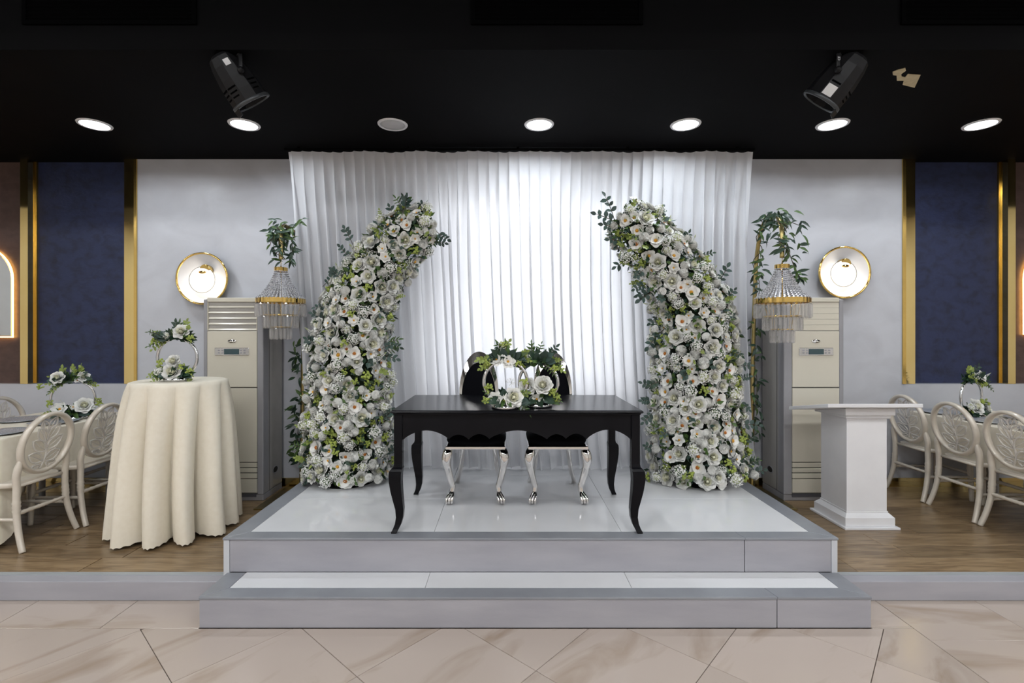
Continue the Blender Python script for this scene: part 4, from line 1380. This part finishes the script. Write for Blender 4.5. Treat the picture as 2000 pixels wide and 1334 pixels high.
def sprig(parent, base, direction, L_, leaf_me, leaf_len, pairs, rng, name='leaf_sprig', droop=.25):
    """part: a stem; its leaves are sub-parts"""
    d = Vector(direction).normalized()
    side = d.cross(Vector((0, 1, 0.2)))
    if side.length < .1:
        side = d.cross(Vector((1, 0, 0)))
    side.normalize()
    bow = Vector((0, 0, -1)) * droop * L_ + side * rng.uniform(-.18, .18) * L_
    P = [Vector(base) + d * L_ * k / 6 + bow * (k / 6) ** 2 for k in range(7)]
    st = MB().tube(P, [L_ * .012 + .0008] * 6 + [L_ * .005], 4).build(name, 'stem_brown' if leaf_me is not LEAF_LIME else 'leaf_lime', parent)
    for k in range(pairs):
        f_ = .38 + .57 * k / max(1, pairs - .5)
        i = min(5, int(f_ * 6)); fr = f_ * 6 - i
        p = P[i].lerp(P[i + 1], fr)
        tan = (P[i + 1] - P[i]).normalized()
        s2 = tan.cross(Vector((0, -1, .15))).normalized()
        for sg in (-1, 1):
            dr = (s2 * sg + tan * rng.uniform(.45, .8) + Vector((rng.uniform(-.2, .2), rng.uniform(-.45, .1), rng.uniform(-.2, .2)))).normalized()
            place_leaf(st, leaf_me, p, dr, leaf_len * rng.uniform(.8, 1.1), rng)
    place_leaf(st, leaf_me, P[-1], (P[-1] - P[-2]).normalized(), leaf_len * rng.uniform(.8, 1.0), rng)
    return st

def place_leaf(parent, me, p, dr, L_, rng, face=Vector((0, -1, .35))):
    y = Vector(dr).normalized()
    zf = face + Vector((rng.uniform(-.5, .5), rng.uniform(-.3, .3), rng.uniform(-.4, .4)))
    x = y.cross(zf)
    if x.length < 1e-3:
        x = Vector((1, 0, 0))
    x.normalize()
    z = x.cross(y)
    M = Matrix((x, y, z)).transposed().to_4x4()
    M = Matrix.Translation(p) @ M @ Matrix.Scale(L_, 4)
    return link('leaf', me, parent, local(parent, M))

# ================================================================== FLOWER COLUMNS
FD = 4.12
FS = F_PX / FD
def floral_column(path, label, lean, seed, n_sprig_sides):
    rng = random.Random(seed)
    keys = [(at(px, py, FD), hw / FS) for px, py, hw in path]
    keys[0] = (Vector((keys[0][0].x, keys[0][0].y, STAGE_Z + .05)), keys[0][1])
    pts = smooth_path([k[0] for k in keys], 10)
    rad = []
    for i in range(len(keys) - 1):
        for j in range(10):
            rad.append(keys[i][1] + (keys[i + 1][1] - keys[i][1]) * j / 10)
    rad.append(keys[-1][1])
    t = thing('floral_column', label, 'flower column', (keys[0][0].x, FD, STAGE_Z), 0, 'curved white flower columns on the stage')
    YR = .70                      # depth of the column relative to its width
    core = MB().tube(pts, [max(.03, r_ * .60) for r_ in rad], 14, flat=YR, up=(0, 1, 0)).build('moss_core', 'moss', t)
    MB().lathe([(.22, STAGE_Z), (.22, STAGE_Z + .012), (.02, STAGE_Z + .02)], 24, (keys[0][0].x, FD, 0)).build('base_plate', 'black_plain', t)
    cum = [0.0]
    for i in range(1, len(pts)):
        cum.append(cum[-1] + (pts[i] - pts[i - 1]).length)
    tot = cum[-1]
    def sample(s_):
        for i in range(1, len(pts)):
            if cum[i] >= s_:
                f_ = (s_ - cum[i - 1]) / max(1e-6, cum[i] - cum[i - 1])
                return pts[i - 1].lerp(pts[i], f_), rad[i - 1] * (1 - f_) + rad[i] * f_, (pts[i] - pts[i - 1]).normalized()
        return pts[-1], rad[-1], (pts[-1] - pts[-2]).normalized()
    def surf(s_, a, k):
        c, r_, tan = sample(s_)
        side = Vector((0, -1, 0)).cross(tan).normalized()
        n = (side * math.sin(a) + Vector((0, -1, 0)) * math.cos(a))
        off = (side * math.sin(a) * r_ + Vector((0, -1, 0)) * math.cos(a) * r_ * YR) * k
        n = (n + tan * rng.uniform(-.25, .25) + Vector((0, 0, .12))).normalized()
        return c + off, n, tan
    kinds = [(ROSES, 'rose', .060, .080, .27), (MAGN, 'magnolia', .056, .070, .18), (POMP, 'pompon', .042, .058, .15), (HYDR, 'hydrangea', .054, .072, .20),
             (BERR, 'berry_cluster', .036, .052, .12), (ANEM, 'anemone', .048, .060, .08)]
    placed = []
    def try_place(kind, size, tries, tight):
        for _ in range(tries):
            s_ = rng.uniform(.0, tot)
            if s_ < .05 * tot and rng.random() < .3:
                continue
            a = rng.uniform(-1.75, 1.75)
            p, n, tan = surf(s_, a, .90 + rng.uniform(-.06, .12))
            if p.z < STAGE_Z + size * .8:
                continue
            if all((p - q).length > (size + z) * tight for q, z in placed):
                placed.append((p, size))
                me = rng.choice(kind[0])
                link(kind[1], me, t, local(t, frame_on(p - n * size * .15, n, rng.uniform(0, 6.28), size)))
                return True
        return False
    cnt = 0
    for tight, goal in ((.84, 230), (.60, 150)):
        fails = 0
        while cnt < 360 and goal > 0 and fails < 14:
            x_ = rng.random(); acc = 0
            for kd in kinds:
                acc += kd[4]
                if x_ <= acc:
                    break
            size = rng.uniform(kd[2], kd[3]) * (.92 if tight < .8 else 1)
            if try_place(kd, size, 90, tight):
                cnt += 1; goal -= 1; fails = 0
            else:
                fails += 1
    # small white froth in the gaps, astilbe spikes, leafy filler, eucalyptus
    for k in range(46):
        p, n, tan = surf(rng.uniform(0, tot), rng.uniform(-1.5, 1.5), .84)
        if p.z > STAGE_Z + .06:
            link('gypsophila', GYPS[0], t, local(t, frame_on(p, n, rng.uniform(0, 6), rng.uniform(.045, .07))))
    for k in range(13):
        a = rng.choice((-1, 1)) * rng.uniform(.9, 1.7)
        p, n, tan = surf(rng.uniform(.1, 1) * tot, a, .85)
        link('astilbe_spike', SPIK[0], t, local(t, frame_on(p, n + tan * .5 + Vector((0, -.2, .2)), rng.uniform(0, 6), rng.uniform(.045, .062))))
    fol = MB()
    for k in range(2000):
        s_ = rng.uniform(0, tot); a = rng.uniform(-1.9, 1.9)
        p, n, tan = surf(s_, a, rng.uniform(.66, .97))
        d = (n * rng.uniform(.2, .9) + tan * rng.uniform(-1, 1) + Vector((rng.uniform(-1, 1), rng.uniform(-.6, .3), rng.uniform(-.8, .6)))).normalized()
        L_ = rng.uniform(.04, .075)
        if p.z < STAGE_Z + .03 or (p + d * L_).z < STAGE_Z + .004:
            continue
        w = L_ * rng.uniform(.18, .28)
        sd = d.cross(n)
        if sd.length < .05:
            continue
        sd.normalize()
        m_ = p + d * L_ * .5
        fol.add([p, m_ + sd * w + n * .004, p + d * L_, m_ - sd * w + n * .004, m_ - n * .003], [(0, 1, 4), (1, 2, 4), (2, 3, 4), (3, 0, 4)], rng.choice((0, 1, 1, 2, 2, 2, 3)), True)
    fo = fol.build('filler_foliage', ['leaf_dark', 'leaf_blue', 'leaf_mid', 'leaf_lime'], t)
    fo['kind'] = 'stuff'
    for (px, py, ex, ey) in n_sprig_sides:
        d = FD - rng.uniform(.0, .10)
        p0, p1 = at(px, py, d), at(ex, ey, d - rng.uniform(-.03, .08))
        L_ = (p1 - p0).length
        sprig(t, p0, p1 - p0, L_, LEAF_ROUND, min(.058, max(.040, L_ * .30)), 3, rng, 'eucalyptus_sprig', .0)
    for k in range(16):
        s_ = rng.uniform(0, tot * .98)
        p, n, tan = surf(s_, rng.choice((-1, 1)) * rng.uniform(.3, 1.5), .9)
        d = n + tan * rng.uniform(-.4, .8)
        if p.z < STAGE_Z + .12:
            d.z = abs(d.z) * .2 + .15
        sprig(t, p, d, rng.uniform(.09, .14), rng.choice((LEAF_ROUND, LEAF_DARK, LEAF_MID)), rng.uniform(.035, .05), 3, rng, 'eucalyptus_sprig', .1)
    for k in range(12):
        p, n, tan = surf(rng.uniform(0, tot), rng.choice((-1, 1)) * rng.uniform(.2, 1.5), .9)
        d = n + tan * rng.uniform(-.3, .8) + Vector((0, 0, .2))
        if p.z < STAGE_Z + .12:
            d.z = .3
        sprig(t, p, d, rng.uniform(.08, .12), LEAF_LIME, rng.uniform(.022, .03), 4, rng, 'lime_sprig', .1)
    return t
left_path = [(680, 945, 86), (680, 880, 85), (682, 800, 80), (683, 720, 78), (690, 650, 74), (705, 590, 68), (734, 535, 60), (772, 482, 56), (808, 450, 50), (846, 436, 34)]
right_path = [(1366, 945, 100), (1362, 880, 94), (1358, 800, 86), (1358, 720, 84), (1357, 650, 80), (1344, 590, 72), (1315, 540, 66), (1280, 490, 60), (1245, 452, 54), (1212, 420, 36)]
left_sprigs = [(690, 480, 676, 446), (775, 440, 764, 404), (640, 620, 612, 610), (645, 600, 616, 596), (735, 690, 774, 698), (740, 820, 768, 806), (630, 560, 652, 540), (790, 500, 815, 520), (840, 470, 868, 475),
               (640, 730, 600, 727), (755, 890, 772, 868), (625, 890, 590, 905), (850, 450, 872, 470), (620, 945, 598, 930), (700, 945, 720, 955), (760, 600, 775, 575), (820, 425, 826, 398), (610, 860, 590, 845)]
right_sprigs = [(1200, 430, 1188, 382), (1210, 440, 1170, 410), (1215, 450, 1180, 435), (1225, 470, 1190, 470), (1240, 500, 1203, 520), (1285, 440, 1293, 406), (1285, 570, 1246, 572), (1300, 640, 1262, 672), (1300, 610, 1268, 625),
                (1410, 590, 1435, 568), (1400, 560, 1420, 522), (1410, 610, 1432, 615), (1285, 760, 1256, 746), (1280, 800, 1258, 825), (1275, 780, 1255, 785), (1430, 715, 1466, 715), (1440, 830, 1482, 825), (1455, 930, 1490, 915),
                (1290, 560, 1248, 580), (1400, 940, 1420, 955), (1340, 945, 1322, 958), (1360, 948, 1362, 960), (1410, 640, 1440, 660), (1300, 700, 1280, 690), (1280, 880, 1262, 870), (1440, 780, 1462, 800)]
floral_column(left_path, 'tall curved white flower column on stage left of the black table', 1, 21, left_sprigs)
floral_column(right_path, 'tall curved white flower column on stage right of the black table', -1, 47, right_sprigs)

# ================================================================== RING CENTREPIECES
def centrepiece(x, y, z, ring_r, rz, label, seed, top_mix, low_mix, wide=1.0):
    rng = random.Random(seed)
    t = thing('ring_centrepiece', label, 'centrepiece', (x, y, z), rz, 'silver ring flower centrepieces')
    MB().lathe([(.0, 0), (.088, 0), (.092, .006), (.090, .020), (.082, .027), (.0, .029)], 36, cap=False).build('base', 'silver_ring', t, local=True)
    zc = .028 + ring_r
    ring = [(ring_r * math.cos(2 * PI * k / 56), 0, zc + ring_r * math.sin(2 * PI * k / 56)) for k in range(56)]
    MB().tube(ring, .0105, 10, closed=True).build('ring', 'silver_ring', t, local=True)
    W = WM[t.name]
    table = {'r': (ROSES, 'rose', .054), 'a': (ANEM, 'anemone', .046), 'm': (MAGN, 'magnolia', .042), 'b': (BERR, 'berry_cluster', .034), 'g': (GYPS, 'gypsophila', .04), 'h': (HYDR, 'hydrangea', .036), 's': (SPIK, 'astilbe_spike', .020)}
    def put(mix, up):
        for ch, dx, dz, sc_k in mix:
            lst, nm, sz = table[ch]
            base_z = (zc + ring_r) if up else .062
            p = Vector((dx * wide * 1.1, -.040 - rng.uniform(0, .02), base_z + .008 + dz * 1.25))
            nrm = Vector((dx * 3.0, -1, .35 + dz * 3))
            if ch == 's':
                nrm = Vector((dx * 6, -.3, .5 if not up else .4))
            link(nm, rng.choice(lst), t, frame_on(p, nrm, rng.uniform(0, 6), sz * sc_k * 1.12))
        # lime florets and leaves
        for k in range(8):
            sg = rng.choice((-1, 1))
            zb = (zc + ring_r) if up else .06
            p = W @ Vector((sg * rng.uniform(.02, .07), rng.uniform(-.03, .02), zb))
            d = W.to_3x3() @ Vector((sg * rng.uniform(.5, 1), -.4, rng.uniform(-.4, .7)))
            sprig(t, p, d, rng.uniform(.08, .14), rng.choice((LEAF_LIME, LEAF_LIME, LEAF_MID)), rng.uniform(.020, .028), 4, rng, 'lime_sprig', .2)
        for k in range(24 if up else 26):
            a = rng.uniform(-1.9, 1.9) if up else rng.uniform(-1.6, 1.6)
            zb = (zc + ring_r - .005) if up else .045
            p = W @ Vector((math.sin(a) * .045 * wide, rng.uniform(-.035, .02), zb))
            d = W.to_3x3() @ Vector((math.sin(a), rng.uniform(-.8, .1), math.cos(a) * (1.0 if up else .45) + (.1 if up else .05)))
            place_leaf(t, rng.choice((LEAF_DARK, LEAF_DARK, LEAF_MID, LEAF_ROUND)), p, d, rng.uniform(.06, .10), rng)
        for k in range(16 if not up else 12):
            a = -1.75 + 3.5 * (k + rng.random() * .6) / (16 if not up else 12)
            zb = (zc + ring_r + .015) if up else .060
            p = W @ Vector((math.sin(a) * .06 * wide, -.035, zb))
            d = W.to_3x3() @ Vector((math.sin(a), rng.uniform(-.9, -.35), rng.uniform(-.35, -.05) if not up else math.cos(a) * rng.uniform(.2, 1.1) - .1))
            place_leaf(t, rng.choice((LEAF_DARK, LEAF_DARK, LEAF_ROUND, LEAF_MID)), p, d, rng.uniform(.065, .10), rng)
        if up:
            for k in range(4):
                p = W @ Vector((rng.uniform(-.05, .06) * wide, .0, zc + ring_r + .01))
                d = W.to_3x3() @ Vector((rng.uniform(-.6, .6), -.2, 1))
                sprig(t, p, d, rng.uniform(.09, .13), rng.choice((LEAF_DARK, LEAF_MID, LEAF_LIME)), rng.uniform(.028, .04), 4, rng, 'leaf_sprig', .05)
        st = MB()
        for k in range(80):
            a = rng.uniform(-1.7, 1.7)
            zb = (zc + ring_r) if up else .055
            c = Vector((math.sin(a) * rng.uniform(.0, .10) * wide, rng.uniform(-.04, .03), zb + math.cos(a) * rng.uniform(-.015, .055)))
            d = Vector((rng.uniform(-1, 1), rng.uniform(-1, .3), rng.uniform(-.3, 1))).normalized()
            L_ = rng.uniform(.035, .06)
            sd = d.cross(Vector((0, -1, .3))).normalized() * L_ * .25
            st.add([c, c + d * L_ * .5 + sd, c + d * L_, c + d * L_ * .5 - sd], [(0, 1, 2, 3)], rng.choice((0, 0, 1)), True)
        f_ = st.build('filler_foliage', ['leaf_dark', 'leaf_mid'], t, local=True)
        f_['kind'] = 'stuff'
    put(top_mix, True)
    put(low_mix, False)
    return t
zt_b = STAGE_Z + .76
centrepiece(-0.008, 3.13, zt_b, .138, R(4), 'left silver ring with white flowers on the black table', 3,
            [('a', -.055, .0, 1.0), ('a', .010, -.012, 1.0), ('b', -.11, -.02, 1), ('b', .07, -.02, .9), ('g', -.03, .06, .8), ('b', -.015, .075, .7)],
            [('r', .04, .0, 1.12), ('a', -.06, -.005, 1.0), ('b', -.095, .045, 1), ('b', -.12, -.01, .8), ('g', .03, .075, .9), ('b', .10, .08, .9), ('b', -.005, -.01, .7)])
centrepiece(0.205, 3.20, zt_b, .128, R(-14), 'right silver ring topped with dark leaves on the black table', 8,
            [('h', -.06, .02, .9), ('b', -.09, -.025, .8), ('b', .10, -.035, .8), ('m', .025, .035, .45)],
            [('r', -.055, .045, 1.08), ('r', .035, .055, 1.12), ('a', .0, -.015, 1.0), ('b', .09, .03, 1.0), ('b', .115, -.01, .8), ('g', .04, .085, .8)])
zc_t = PLAT_Z + COH + .001
centrepiece(-2.480, 3.70, zc_t, .146, R(2), 'silver ring of white flowers on the tall cream clothed table', 12,
            [('r', .05, .03, 1.0), ('h', -.04, .01, .8), ('b', -.11, -.02, .8), ('b', .11, -.01, .9), ('s', -.10, -.01, .7), ('b', .09, .06, .6)],
            [('r', .0, .0, 1.25), ('r', .0, .06, .9), ('h', -.08, .0, 1.0), ('b', .05, .03, .9), ('b', -.075, .055, .9), ('b', .10, .0, .9), ('s', -.10, .01, .7)], 1.1)
centrepiece(-3.74, 4.24, TZ, .150, R(25), 'silver ring of white and coral flowers on the left banquet table', 15,
            [('r', -.06, .02, .95), ('r', .06, .02, .8), ('b', -.14, -.03, .9), ('s', .04, .04, 1.0), ('s', .0, .06, .9), ('m', .03, .0, .5)],
            [('a', -.055, .02, 1.25), ('r', .065, .035, 1.2), ('b', -.10, .06, 1.0), ('b', .14, .04, .9), ('b', .13, .07, .8), ('s', -.04, .06, .8), ('m', .01, .03, .55)], 1.25)
centrepiece(4.10, 4.34, TZ, .150, R(20), 'silver ring of white flowers on the right banquet table', 19,
            [('a', .02, .02, 1.1), ('g', -.05, .02, 1.0), ('b', -.05, .0, .8), ('b', .07, -.03, .8), ('s', .07, .02, 1.1), ('b', .03, -.04, .6)],
            [('r', -.03, .02, 1.25), ('h', -.08, .025, 1.0), ('b', .04, .05, .9), ('r', .09, .0, .9), ('b', .11, .035, .8)], 1.2)

# ================================================================== GOLD STANDS, VINES, CHANDELIERS
def gold_stand(plate, path, label, glabel, seed, vine_ranges, n_leaf):
    x0, x1, y0, y1 = plate
    t = thing('chandelier_stand', label, 'stand', ((x0 + x1) / 2, (y0 + y1) / 2, PLAT_Z), 0, 'gold chandelier stands')
    MB().box(x0, x1, y0, y1, PLAT_Z, PLAT_Z + .012).build('base_plate', 'brass_dull', t, bevel=0.002)
    P = smooth_path(path, 8)
    MB().tube(P, .020, 10, flat=.55, up=(0.0, 1.0, 0.05)).build('pole', 'brass_dull', t)
    g = thing('leaf_garland', glabel, 'garland', P[0], 0, 'green vines on the gold stands')
    rng = random.Random(seed)
    vine = []
    for k, p in enumerate(P):
        a = k * .8
        vine.append(p + Vector((math.cos(a) * .035, math.sin(a) * .03 - .01, 0)))
    MB().tube(vine, .0035, 5).build('vine_stem', 'stem_brown', g)
    cum = [0.0]
    for i in range(1, len(P)):
        cum.append(cum[-1] + (P[i] - P[i - 1]).length)
    def along(f_):
        s_ = f_ * cum[-1]
        for i in range(1, len(P)):
            if cum[i] >= s_:
                return P[i - 1].lerp(P[i], (s_ - cum[i - 1]) / max(1e-6, cum[i] - cum[i - 1]))
        return P[-1]
    tot = sum(r_[2] for r_ in vine_ranges)
    for a, b, wgt, sx, spread in vine_ranges:
        for k in range(int(n_leaf * wgt / tot)):
            p = along(rng.uniform(a, b)) + Vector((rng.uniform(-.5, .5) * spread + sx * spread, rng.uniform(-.05, .03), rng.uniform(-.05, .05)))
            d = Vector((rng.uniform(-1, 1) + sx * .8, rng.uniform(-.5, .3), rng.uniform(-.95, .35)))
            place_leaf(g, rng.choice((LEAF_VINE, LEAF_VINE, LEAF_VINE2)), p, d, rng.uniform(.065, .105), rng)
    return t, g
LST = gold_stand((-2.140, -1.735, 4.15, 4.75), [(-1.925, 4.60, PLAT_Z + .005), (-1.910, 4.60, 1.2), (-1.895, 4.60, 2.1), (-1.915, 4.60, 2.40), (-1.985, 4.58, 2.55), (-2.010, 4.50, 2.59), (-2.00, 4.38, 2.57), (-1.985, 4.31, 2.49), (-1.978, 4.30, 2.36), (-1.976, 4.30, 2.26)],
                 'gold arched stand holding the chandelier left of the curtain', 'green leafy vine wound round the left gold stand', 31,
                 [(.80, .97, 58, -.35, .10), (.90, 1.0, 26, -.2, .12), (.10, .48, 74, -.45, .085), (.74, .82, 10, .4, .05)], 168)
RST = gold_stand((2.025, 2.455, 4.15, 4.75), [(2.295, 4.60, PLAT_Z + .005), (2.30, 4.60, 1.2), (2.325, 4.60, 2.1), (2.34, 4.58, 2.42), (2.325, 4.46, 2.60), (2.28, 4.26, 2.63), (2.235, 4.05, 2.56), (2.215, 3.96, 2.44), (2.212, 3.95, 2.22)],
                 'gold arched stand holding the chandelier right of the curtain', 'green leafy vine wound round the right gold stand', 33,
                 [(.60, .98, 82, .05, .10), (.15, .62, 84, .25, .10), (.82, 1.0, 22, .55, .14)], 190)
rv = random.Random(9)
def hanging(g, pts, n, nm='vine_strand'):
    P = smooth_path(pts, 5)
    MB().tube(P, .003, 5).build(nm, 'stem_brown', g)
    for k in range(n):
        p = P[rv.randrange(2, len(P))]
        place_leaf(g, rv.choice((LEAF_VINE, LEAF_VINE2)), p, Vector((rv.uniform(-1, 1), rv.uniform(-.4, .2), rv.uniform(-1, .15))), rv.uniform(.06, .095), rv)
hanging(RST[1], [at(1527, 455, 3.96), at(1540, 490, 3.93), at(1553, 525, 3.92), at(1566, 548, 3.92)], 34)
hanging(RST[1], [at(1510, 440, 4.1), at(1535, 432, 4.0), at(1560, 440, 3.95)], 11)
hanging(LST[1], [at(566, 450, 4.36), at(577, 440, 4.32), at(590, 428, 4.30)], 9)
hanging(LST[1], [at(562, 455, 4.36), at(572, 480, 4.34), at(570, 510, 4.33)], 16)
hanging(LST[1], [at(556, 455, 4.32), at(535, 460, 4.28), at(527, 480, 4.27)], 14)

prism_me = {}
def crystal_prism(L_, w):
    key = (round(L_, 3), round(w, 3))
    if key not in prism_me:
        b = MB()
        b.lathe([(w * .25, 0), (w, -.010), (w, -L_ + .012), (w * .35, -L_)], 6, sm=False)
        prism_me[key] = b.mesh('crystal_prism', 'crystal')
    return prism_me[key]
bead = MB().ball((0, 0, 0), 1, 6, 4)
def chandelier(c, zring, strap_top, label, seed):
    """c: axis (x, y); zring: height of the broad gold band's top"""
    x, y = c
    t = thing('chandelier', label, 'chandelier', (x, y, zring - .36), 0, 'crystal chandeliers on the gold stands')
    rng = random.Random(seed)
    RB, RC, zcrown = .199, .053, zring + .235
    def band(r_, z0, z1, n, nm, flute):
        b = MB()
        vv, ff = [], []
        for z in (z0, z1):
            for j in range(n):
                a = 2 * PI * j / n
                rr = r_ * (1 + flute * (j % 2))
                vv.append((x + rr * math.cos(a), y + rr * math.sin(a), z))
        for z in (z1, z0):
            for j in range(n):
                a = 2 * PI * j / n
                vv.append((x + r_ * .965 * math.cos(a), y + r_ * .965 * math.sin(a), z))
        for k in range(4):
            for j in range(n):
                ff.append((k * n + j, k * n + (j + 1) % n, ((k + 1) % 4) * n + (j + 1) % n, ((k + 1) % 4) * n + j))
        b.add(vv, ff)
        return b.build(nm, 'gold_leaf', t)
    band(RC, zcrown, zcrown + .036, 36, 'crown_band', .035)
    band(RB, zring - .040, zring, 72, 'main_band', .012)
    MB().tube([(x, y, zring - .05), (x, y, zcrown + .05)], .006, 8).build('rod', 'gold_leaf', t)
    MB().tube([(x, y, zcrown + .036), (x, y, strap_top)], .003, 6).build('hanging_wire', 'gold_edge', t)
    for k in range(3):
        a = PI * k / 3
        MB().tube([(x + RB * .97 * math.cos(a), y + RB * .97 * math.sin(a), zring - .03), (x - RB * .97 * math.cos(a), y - RB * .97 * math.sin(a), zring - .03)], .004, 6).build('spoke', 'gold_leaf', t)
    st = MB()
    NS = 38
    for k in range(NS):
        a = 2 * PI * k / NS
        for j in range(16):
            f_ = j / 15
            r_ = RC + (RB * .97 - RC) * (.55 * f_ + .45 * f_ ** 2.6)
            z = zcrown - (zcrown - zring) * (f_ ** .93)
            rb = .0050 + .0058 * f_
            st.add([Vector((x + r_ * math.cos(a), y + r_ * math.sin(a), z)) + p * rb for p in bead.v], bead.f, 0, False)
    s_ = st.build('bead_strands', 'crystal_bead', t)
    s_['kind'] = 'stuff'
    for (r_, zt_, L_, n) in ((.196, zring - .044, .118, 34), (.134, zring - .150, .112, 26), (.080, zring - .255, .104, 16)):
        if r_ < .19:
            ring = [(x + r_ * math.cos(2 * PI * k / 36), y + r_ * math.sin(2 * PI * k / 36), zt_ + .006) for k in range(36)]
            MB().tube(ring, .0045, 6, closed=True).build('tier_ring', 'gold_leaf', t)
            for k in range(4):
                a = PI / 2 * k + .4
                MB().tube([(x + r_ * math.cos(a), y + r_ * math.sin(a), zt_ + .006), (x + (r_ + .03) * math.cos(a), y + (r_ + .03) * math.sin(a), zring - .03)], .0022, 5).build('tier_wire', 'gold_edge', t)
        for k in range(n):
            a = 2 * PI * k / n + rng.uniform(-.02, .02)
            M = Matrix.Translation((x + r_ * math.cos(a), y + r_ * math.sin(a), zt_)) @ Matrix.Rotation(a + rng.uniform(-.4, .4), 4, 'Z') @ Matrix.Rotation(rng.uniform(-.02, .02), 4, 'X')
            link('crystal_prism', crystal_prism(L_, .0135), t, local(t, M))
    return t
chandelier((-1.976, 4.30), 1.918, 2.27, 'gold and crystal tiered chandelier hanging left of the curtain', 2)
chandelier((2.212, 3.95), 1.895, 2.24, 'gold and crystal tiered chandelier hanging right of the curtain', 6)
